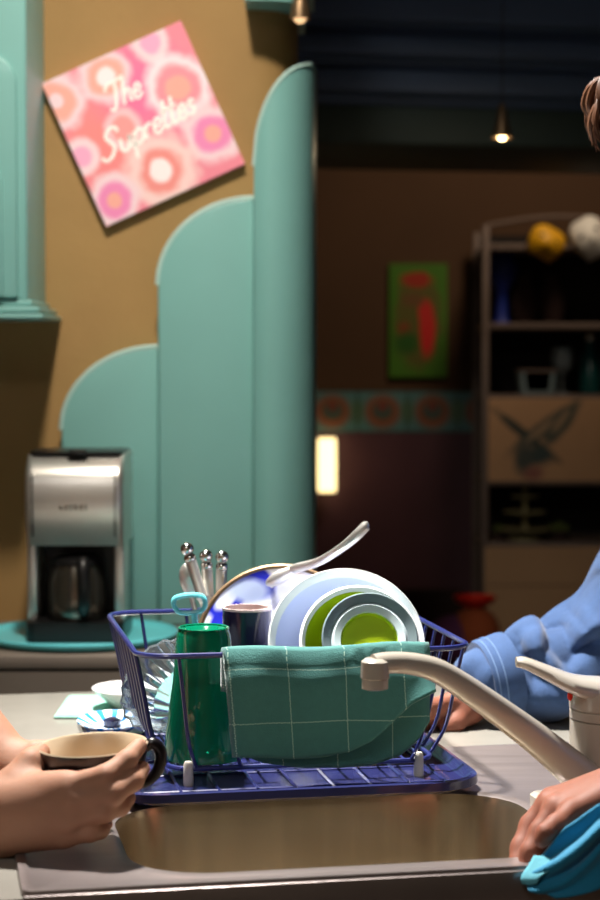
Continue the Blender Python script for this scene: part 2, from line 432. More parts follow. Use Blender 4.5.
# ---- pink sign
YS = YW - 0.010
cS = P(143.75, 124.25, YS); sc = YS / F_PX
ang = math.radians(24.2)
R2 = Matrix.Translation(cS) @ Matrix.Rotation(-ang, 4, 'Y')
Wd, Hd = 151 * sc, 154 * sc
pk = rgb(240, 138, 158); wh = rgb(244, 212, 222); pe = rgb(246, 172, 160); lp = rgb(246, 170, 205)
def ringb(cx, cy, r, cols, e=1.0):
    return [(cx, cy, r * f * e, r * f, c, 0.16) for f, c in cols]
bl = []
bl += [(.25, .5, .3, .3, rgb(245, 140, 140), .6), (.6, .7, .25, .3, rgb(240, 120, 165), .6)]
for cx, cy, r, kind in ((.04, .86, .19, 0), (.40, .87, .17, 1), (.76, .95, .13, 2), (.80, .62, .22, 3), (.36, .52, .13, 4), (.04, .47, .12, 2), (.89, .26, .19, 5), (.48, .18, .24, 6), (.12, .13, .17, 5)):
    sets = {0: [(1, wh), (.68, pe), (.25, wh)], 1: [(1, wh), (.72, pe), (.38, rgb(252, 235, 240))], 2: [(1, wh), (.55, lp)], 3: [(1, rgb(244, 226, 236)), (.66, rgb(240, 150, 165)), (.36, pe)],
            4: [(1, rgb(244, 196, 204)), (.6, rgb(242, 158, 158))], 5: [(1, wh), (.66, rgb(240, 140, 190)), (.3, pe)], 6: [(1, rgb(246, 208, 208)), (.60, rgb(240, 146, 142)), (.32, rgb(252, 236, 240))]}
    bl += ringb(cx, cy, r, sets[kind])
mS = blob_mat('pink_print', pk, bl, 0.45, wob=0.38, nscale=6)
sg = thing('canvas_sign', cS - Vector((0, 0, 0.18)), 'tilted square pink canvas sign reading The Suprettes', 'sign')
bm = NB(); box_uv(bm, (0, 0, 0), (Wd, 0.018, Hd)); bm.transform(R2); ob('canvas', bm, mS, sg, smooth=0)
LET = {
 'S': ([[(1.25, 1.6), (1.1, 2.0), (.65, 2.05), (.35, 1.65), (.6, 1.15), (.85, .7), (.62, .18), (.25, 0), (-.05, .15), (-.12, .4)]], 1.35),
 'u': ([[(0, 1), (-.02, .3), (.2, 0), (.5, .2), (.68, 1)], [(.68, 1), (.66, .25), (.85, 0), (1.05, .25)]], 1.0),
 'p': ([[(0, 1), (-.05, -.9)], [(0, .55), (.28, 1), (.62, .8), (.6, .25), (.3, 0), (.0, .2)]], .85),
 'r': ([[(0, 1), (0, 0)], [(0, .5), (.22, .95), (.5, .88)]], .62),
 'e': ([[(.0, .42), (.5, .62), (.45, .95), (.2, 1), (0, .55), (.08, .12), (.35, 0), (.66, .3)]], .72),
 't': ([[(.2, 2.0), (.1, .3), (.28, 0), (.5, .2)], [(-.12, 1.25), (.5, 1.32)]], .58),
 's': ([[(.5, .85), (.25, 1.02), (.1, .75), (.42, .4), (.36, .05), (0, .06)]], .65),
 'T': ([[(-.3, 1.55), (.0, 1.95), (.6, 1.9), (1.3, 2.05)], [(.62, 1.95), (.5, .4), (.25, 0), (-.05, .15)]], 1.2),
 'h': ([[(.05, 2.0), (-.05, 0)], [(0, .5), (.28, 1), (.52, .8), (.48, .2), (.7, .05)]], .82)}
mL = mat('white_lettering', rgb(255, 250, 246), 0.5, var=0.01)
def write(txt, u, v, hx, rot, thick, wide=1.0):
    base = P(u, v, YS); T = Matrix.Translation((base.x, YS - 0.0093, base.z)) @ Matrix.Rotation(-rot, 4, 'Y')
    x = 0
    for ch in txt:
        strokes, adv = LET[ch]
        bm = NB()
        for st in strokes:
            pts = [((px + x) * hx * wide + py * hx * 0.32, 0, py * hx) for px, py in st]
            tube(bm, cat_rom(pts, 5), thick, 6, flat=((0, 1, 0), 0.18))
        bm.transform(T); ob('letter', bm, mL, sg)
        x += adv
write('The', 112, 112, 0.0245, math.radians(27), 0.0028)
write('Suprettes', 106, 163, 0.0245, math.radians(29), 0.0031, 1.14)

# ---- back counter
YB = 3.23
t = thing('back_counter', (-0.8, YB + 0.2, 0), 'grey-brown worktop run along the ochre wall', 'worktop')
xe = P(322, 600, 3.3).x
bm = NB(); box(bm, ((-2.6 + xe) / 2, (YB + YW) / 2, ZC - 0.012), (xe + 2.6, YW - YB, 0.024), bev=0.004); ob('worktop', bm, M_['edge'], t)
bm = NB(); box(bm, ((-2.6 + xe) / 2, YB + 0.012, ZC - 0.055), (xe + 2.6, 0.02, 0.055)); ob('apron', bm, M_['edge'], t)
bm = NB(); box(bm, ((-2.6 + xe) / 2, (YB + YW) / 2 + 0.02, 0.408), (xe + 2.56, YW - YB - 0.06, 0.815)); ob('base_cabinet', bm, M_['cab'], t)

# ============================================================ FAR ROOM
YF = 6.62
def far(u, v, Y=YF): return P(u, v, Y)
zb0, zb1 = far(400, 432).z, far(400, 391).z
bm = NB(); box(bm, (0.5, YF + 0.05, (zb1 + 3.05) / 2), (5.4, 0.1, 3.05 - zb1)); wf = struct('wall_far', bm, M_['brown'], 'dark brown upper wall of the far room', cat='wall')
bm = NB(); box(bm, (0.5, YF + 0.05, zb0 / 2), (5.4, 0.1, zb0)); struct('wall_far_lower', bm, M_['purple'], 'dark plum lower wall of the far room', cat='wall')
mTile = blob_mat('border_tile_print', rgb(88, 132, 134), [(.5, .5, .36, .42, rgb(140, 84, 58), .2), (.5, .52, .2, .22, rgb(70, 92, 84), .2), (.5, .62, .08, .1, rgb(140, 56, 44), .3), (0, .5, .12, .3, rgb(90, 120, 96), .3), (1, .5, .12, .3, rgb(90, 120, 96), .3)], 0.4, 0.1, 9)
tw = 50 * YF / F_PX; me0 = None
x = far(306, 400).x + 0.005; k = 0
bm = NB(); box(bm, (0.5, YF + 0.06, (zb0 + zb1) / 2), (5.4, 0.08, zb1 - zb0)); tb = struct('trim_1', bm, M_['dark'], 'patterned tile border band along the far wall', cat='trim')
while x < far(640, 400).x:
    if me0 is None:
        bm = NB(); box_uv(bm, (0, 0, 0), (tw - 0.004, 0.024, zb1 - zb0 - 0.004)); me0 = bpy.data.meshes.new('border_tile'); bm.to_mesh(me0); bm.free(); me0.materials.append(mTile)
    o = bpy.data.objects.new('border_tile', me0); COL.objects.link(o); o.location = (x + tw / 2, YF + 0.009, (zb0 + zb1) / 2); attach(o, tb)
    x += tw; k += 1
# side wall of the far room (left end) and the right end
bm = NB(); box(bm, (-1.6, (YW + YF) / 2 + 0.2, 1.52), (0.1, YF - YW + 0.2, 3.04)); struct('wall_far_left', bm, M_['brown'], 'dark side wall of the far room', cat='wall')
bm = NB(); box(bm, (3.2, 5.1, 1.52), (0.1, 3.1, 3.04)); struct('wall_far_right', bm, M_['brown'], 'dark right side wall of the far room', cat='wall')

# ---- stepped dark blue bulkhead over the opening
t = thing('bulkhead', (0.75, 5.3, far(400, 140, 5.0).z), 'dark blue stepped bulkhead over the opening to the far room', 'bulkhead')
BK = Matrix.Translation((0.1, 4.75, 0)) @ Matrix.Rotation(math.radians(11), 4, 'Z')
def zrow(v): return far(330, v, 4.8).z
rows = [(-60, 22, 0.00), (33, 53, 0.05), (64, 88, 0.10)]
prev = None
for v0, v1, dy in rows:
    z1, z0 = zrow(v0), zrow(v1)
    bm = NB(); box(bm, (0.9, 0.3 + dy, (z0 + z1) / 2), (3.2, 0.6, z1 - z0), bev=0.012, M=BK); ob('step', bm, M_['dkblue'], t)
    gz1, gz0 = z0, z0 - (zrow(22) - zrow(33))
    bm = NB(); box(bm, (0.9, 0.34 + dy, (gz0 + gz1) / 2), (3.2, 0.52, gz1 - gz0), M=BK); ob('recess', bm, M_['dkblue'], t)
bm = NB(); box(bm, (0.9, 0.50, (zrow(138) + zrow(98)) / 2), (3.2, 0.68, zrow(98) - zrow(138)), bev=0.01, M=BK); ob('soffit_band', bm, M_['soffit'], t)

# ---- small hanging lamp, sconce
c = far(502, 136, 4.55)
t = thing('pendant_lamp', c, 'tiny glowing pendant lamp hanging below the bulkhead', 'lamp')
bm = NB(); sphere(bm, c, 0.010); ob('bulb', bm, M_['bulb'], t)
bm = NB(); lathe(bm, [(0.004, 0.075), (0.008, 0.07), (0.018, 0.02), (0.024, -0.004), (0.021, -0.004), (0.014, 0.018)], 16, Matrix.Translation(c)); ob('shade', bm, M_['brass'], t)
bm = NB(); tube(bm, [c + Vector((0, 0, 0.07)), Vector((c.x, c.y, 3.052))], 0.0015, 6); ob('cord', bm, M_['black'], t)
l = bpy.data.lights.new('pendant_glow', 'POINT'); l.energy = 0.5; l.color = (1, .75, .45); l.shadow_soft_size = 0.02
lo = bpy.data.objects.new('pendant_glow', l); COL.objects.link(lo); lo.location = c + Vector((0, 0, -0.03)); attach(lo, t); lo.location = c + Vector((0, 0, -0.03))
c = far(327, 465, YF - 0.06)
t = thing('wall_sconce', far(327, 494, YF - 0.06), 'glowing upright wall sconce beside the tall teal panel', 'lamp')
bm = NB(); lathe(bm, [(0.0, -0.092), (0.030, -0.09), (0.031, 0), (0.030, 0.09), (0, 0.092)], 20, Matrix.Translation(c)); ob('diffuser', bm, M_['lampglow'], t)
bm = NB(); box(bm, (c.x, YF - 0.02, c.z), (0.05, 0.04, 0.12), bev=0.005); ob('wall_bracket', bm, M_['brass'], t)

# ---- green poster
p0, p1 = far(389, 377), far(447, 264)
mPo = blob_mat('poster_print', rgb(70, 120, 24), [(.5, .5, .40, .43, rgb(96, 92, 34), .12), (.47, .86, .26, .07, rgb(165, 44, 22), .25), (.66, .42, .13, .24, rgb(205, 34, 30), .2), (.62, .58, .12, .12, rgb(205, 40, 34), .2), (.25, .42, .1, .06, rgb(140, 60, 28), .4), (.3, .3, .2, .1, rgb(40, 92, 22), .4), (.42, .68, .2, .06, rgb(112, 76, 40), .4)], 0.5, 0.3, 8)
bm = NB(); box_uv(bm, ((p0.x + p1.x) / 2, YF - 0.01, (p0.z + p1.z) / 2), (p1.x - p0.x, 0.018, p1.z - p0.z)); tag(ob('poster', bm, mPo, smooth=0), 'green poster with red figure on the brown far wall', 'poster')

# ---- display shelf unit
YD = 6.2
xL = P(485, 400, YD).x; xRt = xL + 1.25
t = thing('display_shelf', (xL + 0.6, YD + 0.17, 0), 'tall metal-framed shelf unit with cream boards at far right', 'shelf')
ztop = P(490, 226, YD).z
for x in (xL, xRt):
    for y in (YD, YD + 0.32):
        bm = NB(); box(bm, (x, y, ztop / 2), (0.022, 0.022, ztop), bev=0.003); ob('post', bm, M_['shelfm'], t)
bm = NB(); tube(bm, [Vector((xL + (xRt - xL) * s, YD, ztop + 0.03 * abs(math.sin(PI * s * 2.6)))) for s in [k / 40 for k in range(41)]], 0.007, 6); ob('top_arch', bm, M_['shelfm'], t)
for v in (247, 326, 398, 482, 546):
    z = P(490, v, YD).z
    bm = NB(); box(bm, ((xL + xRt) / 2, YD + 0.16, z), (xRt - xL, 0.34, 0.02), bev=0.003); ob('shelf_board', bm, M_['shelfm'], t)
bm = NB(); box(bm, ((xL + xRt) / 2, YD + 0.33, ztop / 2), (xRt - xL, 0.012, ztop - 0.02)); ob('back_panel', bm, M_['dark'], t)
mCr = blob_mat('cream_board_print', rgb(196, 152, 112), [(.20, .55, .035, .34, rgb(66, 70, 62), .3, .5), (.28, .62, .05, .3, rgb(60, 76, 72), .35, -.5), (.28, .62, .025, .17, rgb(170, 140, 108), .4, -.5), (.385, .68, .045, .3, rgb(66, 80, 72), .35, -.3), (.385, .72, .02, .14, rgb(170, 140, 108), .4, -.3), (.25, .3, .10, .1, rgb(62, 76, 74), .4, .2), (.19, .26, .05, .18, rgb(74, 80, 74), .4), (.24, .1, .05, .08, rgb(150, 96, 84), .4)], 0.6, 0.35, 10)
zA, zB = P(490, 481, YD).z, P(490, 398, YD).z
bm = NB(); box_uv(bm, (xL + 0.01 + 0.3, YD - 0.006, (zA + zB) / 2), (0.6, 0.014, zB - zA)); ob('cream_board', bm, mCr, t, smooth=0)
bm = NB(); box(bm, (xL + 0.93, YD - 0.006, (zA + zB) / 2), (0.62, 0.014, zB - zA)); ob('cream_board', bm, M_['cream'], t, smooth=0)
zA, zB = P(490, 585, YD).z, P(490, 546, YD).z
bm = NB(); box(bm, ((xL + xRt) / 2, YD - 0.006, (zA + zB) / 2), (xRt - xL, 0.014, zB - zA - 0.003)); ob('drawer_front', bm, M_['cream'], t, smooth=0)
bm = NB(); box(bm, ((xL + xRt) / 2, YD - 0.006, (zA + 0.35) / 2), (xRt - xL, 0.014, zA - 0.353)); ob('drawer_front', bm, M_['cream'], t, smooth=0)

def mask(u, v, Y, w, h, m, name, label, tilt=0):
    c = P(u, v, Y); t = thing(name, c - Vector((0, 0, h / 2)), label, 'mask')
    bm = NB(); rows = []
    for i in range(11):
        th = -1 + 2 * i / 10; r = []
        for j in range(13):
            ph = -1 + 2 * j / 12
            wx = w / 2 * (1 - 0.35 * max(0, -th) ** 1.6) * math.sqrt(max(0.02, 1 - 0.75 * max(0, th) ** 3))
            y = -0.35 * w * math.cos(ph * PI / 2) * math.cos(th * PI / 2.4)
            y -= 0.12 * w * max(0, 1 - abs(ph) * 4.5) * max(0, 1 - abs(th + .1) * 2.2)
            r.append(Vector((wx * math.sin(ph * PI / 2), y, th * h / 2)))
        rows.append(r)
    surf(bm, rows); bm.transform(Matrix.Translation(c) @ Matrix.Rotation(tilt, 4, 'Y')); o = ob('face', bm, m, t); solid(o, 0.004)
    for s in (-1, 1):
        bm = NB(); sphere(bm, (s * w * .2, -w * .30, h * .12), (w * .11, w * .03, h * .06)); bm.transform(Matrix.Translation(c) @ Matrix.Rotation(tilt, 4, 'Y')); ob('eye_hole', bm, M_['dark'], t)
    return t
mask(546, 243, YD - 0.04, 0.115, 0.10, M_['yellow'], 'yellow_mask', 'yellow face mask hanging on the top shelf rail', 0.5)
mask(590, 238, YD - 0.06, 0.11, 0.13, M_['whitem'], 'white_mask', 'white face mask hanging at the right edge of the top rail', -0.5)

def stand_on(v): return P(490, v, YD).z + 0.011
z = stand_on(326); c = P(502, 270, YD + 0.12)
t = thing('blue_vase', (c.x, YD + 0.12, z), 'round deep blue vase on the upper shelf', 'vase')
bm = NB(); lathe(bm, [(0.0, 0), (0.03, 0), (0.02, 0.02), (0.018, 0.10), (0.042, 0.14), (0.055, 0.18), (0.042, 0.22), (0.02, 0.235), (0.024, 0.25), (0.018, 0.25), (0.0, 0.22)], 24, Matrix.Translation((c.x, YD + 0.12, z))); ob('body', bm, M_['bluem'], t)
for u, lab in ((524, 'dark squat jar beside the blue vase on the upper shelf'), (552, 'dark squat jar below the yellow mask on the upper shelf')):
    c = P(u, 300, YD + 0.14); t = thing('dark_jar', (c.x, YD + 0.14, z), lab, 'jar')
    bm = NB(); lathe(bm, [(0, 0), (0.035, 0), (0.045, 0.05), (0.04, 0.10), (0.022, 0.13), (0.022, 0.15), (0, 0.15)], 20, Matrix.Translation((c.x, YD + 0.14, z))); ob('body', bm, M_['dbrown'], t)
    bm = NB(); lathe(bm, [(0, 0.15), (0.026, 0.15), (0.026, 0.165), (0.008, 0.175), (0.008, 0.19), (0, 0.192)], 16, Matrix.Translation((c.x, YD + 0.14, z))); ob('lid', bm, M_['dark'], t)
z = stand_on(398)
def bottle(u, h, r, lab, m):
    c = P(u, 380, YD + 0.1); t = thing('bottle', (c.x, YD + 0.1, z), lab, 'bottle', 'bottles above the printed cream board')
    T = Matrix.Translation((c.x, YD + 0.1, z))
    bm = NB(); lathe(bm, [(0, 0), (r, 0.002), (r, h * .55), (r * .8, h * .65), (r * .35, h * .75), (r * .33, h * .93), (0, h * .93)], 20, T); ob('body', bm, m, t)
    bm = NB(); lathe(bm, [(0, h * .92), (r * .38, h * .92), (r * .38, h), (0, h)], 14, T); ob('cap', bm, M_['satin'], t)
bottle(590, 0.19, 0.034, 'dark teal bottle at the right of the bottle shelf', M_['bottle'])
bottle(612, 0.17, 0.03, 'dark bottle beyond the teal one on the shelf', M_['dark'])
c = P(562, 380, YD + 0.08); t = thing('wine_glass', (c.x, YD + 0.08, z), 'stemmed wine glass beside the teal bottle', 'glass')
bm = NB(); lathe(bm, [(0, 0), (0.03, 0), (0.028, 0.004), (0.004, 0.01), (0.004, 0.06), (0.03, 0.085), (0.036, 0.12), (0.03, 0.15), (0.028, 0.15), (0.034, 0.12), (0.028, 0.088), (0, 0.066)], 24, Matrix.Translation((c.x, YD + 0.08, z))); ob('body', bm, M_['cglass'], t)
c = P(536, 385, YD + 0.1); t = thing('storage_basket', (c.x, YD + 0.1, z), 'dark low basket beside the wine glass', 'basket')
bm = NB(); loft(bm, [[(x + c.x, y + YD + 0.1, z + h) for x, y in rrect(-w, w, -.05, .05, .015)] for h, w in ((0, .055), (.075, .062), (.075, .058), (.01, .05))], True, True); ob('basket_body', bm, M_['grey'], t)
bm = NB(); tube(bm, [(x + c.x, y + YD + 0.1, z + .075) for x, y in rrect(-.062, .062, -.05, .05, .015)], .004, 6, True); ob('rim', bm, M_['shelfm'], t)
# lower shelf: tiered stand and plants
z = stand_on(546); c = P(525, 520, YD + 0.08); T = Matrix.Translation((c.x, YD + 0.08, z))
t = thing('tiered_stand', (c.x, YD + 0.08, z), 'three-tiered cake stand in the dark lower shelf bay', 'stand')
bm = NB(); lathe(bm, [(0, 0), (0.05, 0), (0.048, 0.008), (0.009, 0.016), (0.007, 0.185), (0.010, 0.195), (0, 0.2)], 20, T); ob('stem', bm, M_['stand'], t)
for h, r in ((0.03, 0.085), (0.085, 0.07), (0.135, 0.045)):
    bm = NB(); lathe(bm, [(0.006, h), (r, h + 0.006), (r, h + 0.010), (0.006, h + 0.005)], 24, T); ob('tier_plate', bm, M_['stand'], t)
for u, r, lab in ((560, 0.05, 'leafy olive houseplant right of the cake stand'), (500, 0.035, 'small leafy olive plant left of the cake stand')):
    c = P(u, 540, YD + 0.1); t = thing('potted_plant', (c.x, YD + 0.1, z), lab, 'plant')
    bm = NB(); lathe(bm, [(0, 0), (r * .5, 0), (r * .65, 0.03), (r * .55, 0.03), (0, 0.025)], 16, Matrix.Translation((c.x, YD + 0.1, z))); ob('pot', bm, M_['dbrown'], t)
    bm = NB()
    for k in range(26):
        a = random.uniform(0, 2 * PI); e = random.uniform(0.3, 1.3); rr = r * random.uniform(.6, 1.0)
        d = Vector((math.cos(a) * math.cos(e), math.sin(a) * math.cos(e) * .7, math.sin(e)))
        b0 = Vector((c.x, YD + 0.1, z + 0.02)); tube(bm, [b0, b0 + d * rr * .6, b0 + d * rr * 1.1 + Vector((0, 0, -.006))], [.002, .010, .002], 5)
    ob('leaves', bm, M_['greenp'], t)
# ---- seats and red bowl in the far room
c = P(475, 628, 5.6)
t = thing('bar_stool', (c.x, 5.6, 0), 'rust and plum covered stool carrying a red bowl', 'stool')
zt = P(472, 606, 5.6).z
bm = NB(); sphere(bm, (c.x, 5.6, zt - 0.085), (0.075, 0.085, 0.085), u=24, v=14); ob('seat', bm, M_['orange'], t)
bm = NB(); sphere(bm, (c.x - 0.06, 5.60, zt - 0.10), (0.085, 0.08, 0.075), u=24, v=14); ob('cushion', bm, M_['plum'], t)
for sx in (-1, 1):
    for sy in (-1, 1):
        bm = NB(); tube(bm, [(c.x + sx * .05, 5.6 + sy * .05, zt - 0.13), (c.x + sx * .13, 5.6 + sy * .13, 0.0)], .014, 8); ob('leg', bm, M_['dbrown'], t)
t = thing('red_bowl', (c.x, 5.6, zt), 'red bowl resting on the rust covered stool', 'bowl')
bm = NB(); lathe(bm, [(0, 0.0), (0.03, 0.0), (0.055, 0.014), (0.064, 0.030), (0.060, 0.030), (0.05, 0.016), (0, 0.006)], 28, Matrix.Translation((c.x, 5.6, zt - 0.002))); ob('body', bm, M_['red'], t)
for u, v, Y, lab, m in ((428, 600, 5.9, 'dark brown upholstered chair behind the dish rack', 'dbrown'),):
    c = P(u, v, Y); t = thing('lounge_chair', (c.x, Y, 0), lab, 'chair')
    bm = NB(); box(bm, (c.x, Y + .2, c.z - .12), (.30, .10, .26), bev=.045, seg=4); ob('backrest', bm, M_[m], t)
    bm = NB(); box(bm, (c.x, Y, c.z - .30), (.34, .36, .12), bev=.04, seg=4); ob('seat', bm, M_['plum'], t)
    for sx in (-1, 1):
        for sy in (-1, 1):
            bm = NB(); tube(bm, [(c.x + sx * .13, Y + sy * .14, c.z - .33), (c.x + sx * .15, Y + sy * .16, 0)], .016, 8); ob('leg', bm, M_['dbrown'], t)

# ============================================================ THE ISLAND
A0, A1, B0, B1 = -0.66, 0.80, -0.176, 0.93
SU = (-0.295, 0.62, -0.174, 0.40)                               # steel sink unit
SB = (-0.185, 0.268, -0.128, 0.165)                             # basin opening
t = thing('kitchen_island', I(0.07, 0.4, 0), 'turquoise kitchen island under the grey worktop and steel sink', 'island')
def ringloop(r, z, n=6, rad=0.004): return [I(x, y, z) for x, y in rrect(*r, rad, n)]
bm = NB()
outer = (A0, A1, B0 + 0.002, B1)
inner = (SU[0] + 0.012, SU[1] - 0.012, SU[2] + 0.014, SU[3] - 0.012)
loft(bm, [ringloop(inner, ZC - 0.001), ringloop(outer, ZC - 0.001, rad=0.012), ringloop(outer, ZC - 0.04, rad=0.012), ringloop(inner, ZC - 0.04), ringloop(inner, ZC - 0.001)])
ob('worktop', bm, M_['laminate'], t)
bx0, bx1, by0, by1 = A0 + 0.03, A1 - 0.03, B0 + 0.03, B1 - 0.03
for c, s in ((((bx0 + bx1) / 2, by0 + .009, .47), (bx1 - bx0, .018, .78)), (((bx0 + bx1) / 2, by1 - .009, .47), (bx1 - bx0, .018, .78)),
             ((bx0 + .009, (by0 + by1) / 2, .47), (.018, by1 - by0 - .036, .78)), ((bx1 - .009, (by0 + by1) / 2, .47), (.018, by1 - by0 - .036, .78))):
    bm = NB(); box(bm, c, s, M=ISL); ob('side_panel', bm, M_['cab'], t)
nd = 3; dw = (bx1 - bx0) / nd
for k in range(nd):
    bm = NB(); cx = bx0 + dw * (k + .5); box(bm, (cx, by0 - .01, .46), (dw - .008, .018, .72), bev=.003, M=ISL); d = ob('door', bm, M_['cab'], t)
    bm = NB(); tube(bm, [I(cx + dw * .4, by0 - .02, .66), I(cx + dw * .4, by0 - .045, .67), I(cx + dw * .4, by0 - .045, .77), I(cx + dw * .4, by0 - .02, .78)], .005, 8); ob('handle', bm, M_['satin'], d)
bm = NB(); box(bm, ((bx0 + bx1) / 2, (by0 + by1) / 2, .04), (bx1 - bx0 - .08, by1 - by0 - .08, .08), M=ISL); ob('plinth', bm, M_['black'], t)

# ---- sink unit
t = thing('sink_unit', I(0.1, 0.1, ZC), 'brushed steel sink unit with rounded basin set into the island', 'sink')
bm = NB(); NC = 8
loft(bm, [ringloop(SB, ZC + .001, NC, .085), [I(x, y, ZC + .0035) for x, y in rrect(SB[0] - .006, SB[1] + .006, SB[2] - .006, SB[3] + .006, .088, NC)],
          [I(x, y, ZC + .002) for x, y in rrect(SB[0] - .014, SB[1] + .014, SB[2] - .014, SB[3] + .014, .09, NC)],
          ringloop((SU[0] + .012, SU[1] - .012, SU[2] + .012, SU[3] - .012), ZC + .002, NC, .01), ringloop((SU[0] + .008, SU[1] - .008, SU[2] + .006, SU[3] - .008), ZC + .0055, NC, .01),
          ringloop((SU[0], SU[1], SU[2] + .001, SU[3]), ZC + .0055, NC, .012), ringloop((SU[0] - .001, SU[1] + .001, SU[2], SU[3] + .001), ZC + .002, NC, .012),
          ringloop((SU[0] - .001, SU[1] + .001, SU[2], SU[3] + .001), ZC + .0002, NC, .012)])
ob('deck', bm, M_['steel'], t, smooth=60)
bm = NB(); box(bm, ((SU[0] + SU[1]) / 2, SU[2] - .001, ZC - .016), (SU[1] - SU[0], .006, .036), bev=.002, M=ISL); ob('front_edge', bm, M_['steel'], t)
bm = NB()
LL = []
for z, ins, r in ((ZC + .001, 0, .085), (ZC - .008, .002, .084), (ZC - .10, .006, .082), (ZC - .135, .010, .08), (ZC - .152, .022, .072), (ZC - .158, .05, .05)):
    LL.append([I(x, y, z) for x, y in rrect(SB[0] + ins, SB[1] - ins, SB[2] + ins, SB[3] - ins, r, NC)])
loft(bm, LL, False, True); ob('basin', bm, M_['basin'], t, smooth=60)
bm = NB(); lathe(bm, [(0, 0.001), (.03, .001), (.042, .004), (.046, 0.0005), (.046, -.004), (0, -.004)], 28, Matrix.Translation(I(.04, .02, ZC - .156))); ob('drain', bm, M_['chrome'], t)

# ---- mixer tap
fb = PZ(610, 806, ZC + .003); FX, FY = fb.x, fb.y
t = thing('mixer_tap', fb, 'cream enamel single-lever mixer tap with long sloping spout', 'tap')
T = Matrix.Translation((FX, FY, ZC + .002))
def zf(v): return P(600, v, FY).z - ZC - .002
bm = NB(); loft(bm, [[I(x, y, 0) for x, y in rrect(-.078, .07, -.03, .03, .012)], [I(x, y, .013) for x, y in rrect(-.078, .07, -.03, .03, .012)], [I(x, y, .016) for x, y in rrect(-.074, .066, -.026, .026, .010)]], True, True)
c0 = I(0, 0, 0); bm.transform(Matrix.Translation((FX - .008 - c0.x, FY - c0.y, ZC + .002))); ob('base_plate', bm, M_['cream_en'], t)
z1, z2, z3 = zf(761), zf(718), zf(708)
r = .046
bm = NB(); lathe(bm, [(0, .012), (r, .012), (r, z1 - .001), (r - .002, z1), (0, z1)], 36, T); ob('spout_collar', bm, M_['cream_en'], t)
bm = NB(); lathe(bm, [(0, z1), (r - .002, z1), (r, z1 + .002), (r - .001, z2 - .001), (r - .0025, z2), (0, z2)], 36, T); ob('body', bm, M_['cream_en'], t)
bm = NB(); lathe(bm, [(0, z2), (r - .0025, z2), (r - .0005, z2 + .0015), (r - .0005, z3 - .001), (r - .002, z3), (0, z3)], 36, T); ob('ring', bm, M_['cream_en'], t)
z4 = zf(688)
bm = NB(); lathe(bm, [(0, z3), (r - .002, z3), (r, z3 + .002), (r, z4 - .006), (r * .93, z4 + .002), (r * .6, z4 + .009), (0, z4 + .012)], 36, T)
d = ob('lever_cap', bm, M_['cream_en'], t)
pts = cat_rom([P(516, 662, FY - .03), P(526, 663.5, FY - .029), P(550, 674, FY - .026), P(575, 685, FY - .018), P(603, 690, FY)], 6)
bm = NB(); n = len(pts); rings = []
for i, p in enumerate(pts):
    s = i / (n - 1); w = .0105 + .026 * s ** 1.3; h = .0056 + .009 * s ** 1.3
    rings.append([p + Vector((0, math.cos(a) * w, math.sin(a) * h)) for a in [2 * PI * k / 14 for k in range(14)]])
loft(bm, rings, True, True); ob('lever', bm, M_['cream_en'], d, smooth=60)
c = P(570, 696, FY - .029); bm = NB(); sphere(bm, c, (.003, .005, .0052)); ob('hot_mark', bm, M_['red'], d)
mDot = mat('white_dot', rgb(245, 240, 230), .3)
sp_pts = cat_rom([P(590, 782, FY - .035), P(574, 770, FY - .045), P(540, 742, FY - .06), P(500, 712, FY - .08), P(455, 681, FY - .10), P(430, 668, FY - .112), P(405, 663, FY - .122), P(386, 663, FY - .13), P(374, 665, FY - .135)], 6)
bm = NB(); tube(bm, sp_pts, [.0205, .020, .0175, .0155, .0138, .0125, .0115, .0115, .0115], 16); s = ob('spout', bm, M_['cream_en'], t, smooth=70)
e = P(375, 671, FY - .135)
bm = NB(); lathe(bm, [(0, .0135), (.010, .0135), (.0145, .010), (.0150, -.004), (.0150, -.007), (.0138, -.0078), (.0138, -.018), (.0112, -.019), (.0112, -.012), (0, -.012)], 24, Matrix.Translation(e)); ob('nozzle', bm, M_['cream_en'], s)

# ---- drip tray
t = thing('drip_tray', I(.03, .39, ZC + .003), 'blue plastic drip tray sloping over the sink edge', 'tray')
TR = (-.185, .245, .130, .655)
def tl(ins, z, r=.06): return [I(x, y, z) for x, y in rrect(TR[0] + ins, TR[1] - ins, TR[2] + ins, TR[3] - ins, r - ins * .6, 6)]
zt_ = ZC + .0075
bm = NB(); loft(bm, [tl(.008, zt_), tl(0, zt_ + .004), tl(0.001, zt_ + .013), tl(.006, zt_ + .014), tl(.012, zt_ + .007), tl(.02, zt_ + .004)], True, True)
ob('tray_body', bm, M_['tray'], t, smooth=50)
for k in range(9):
    a = TR[0] + .04 + k * (TR[1] - TR[0] - .08) / 8
    bm = NB(); tube(bm, [I(a, TR[2] + .03, zt_ + .004), I(a, TR[3] - .04, zt_ + .0045)], .0028, 6); ob('rib', bm, M_['tray'], t)
for k in range(6):
    b = TR[2] + .05 + k * .085
    bm = NB(); tube(bm, [I(TR[0] + .03, b, zt_ + .004), I(TR[1] - .03, b, zt_ + .004)], .0022, 6); ob('cross_rib', bm, M_['tray'], t)
# feet under the tray
for a, b in ((TR[0] + .06, .24), (TR[1] - .06, .24), (TR[0] + .06, .60), (TR[1] - .06, .60)):
    bm = NB(); lathe(bm, [(0, 0), (.012, 0), (.012, .007), (0, .007)], 12, Matrix.Translation(I(a, b, ZC + .0019))); ob('tray_foot', bm, M_['tray'], t)

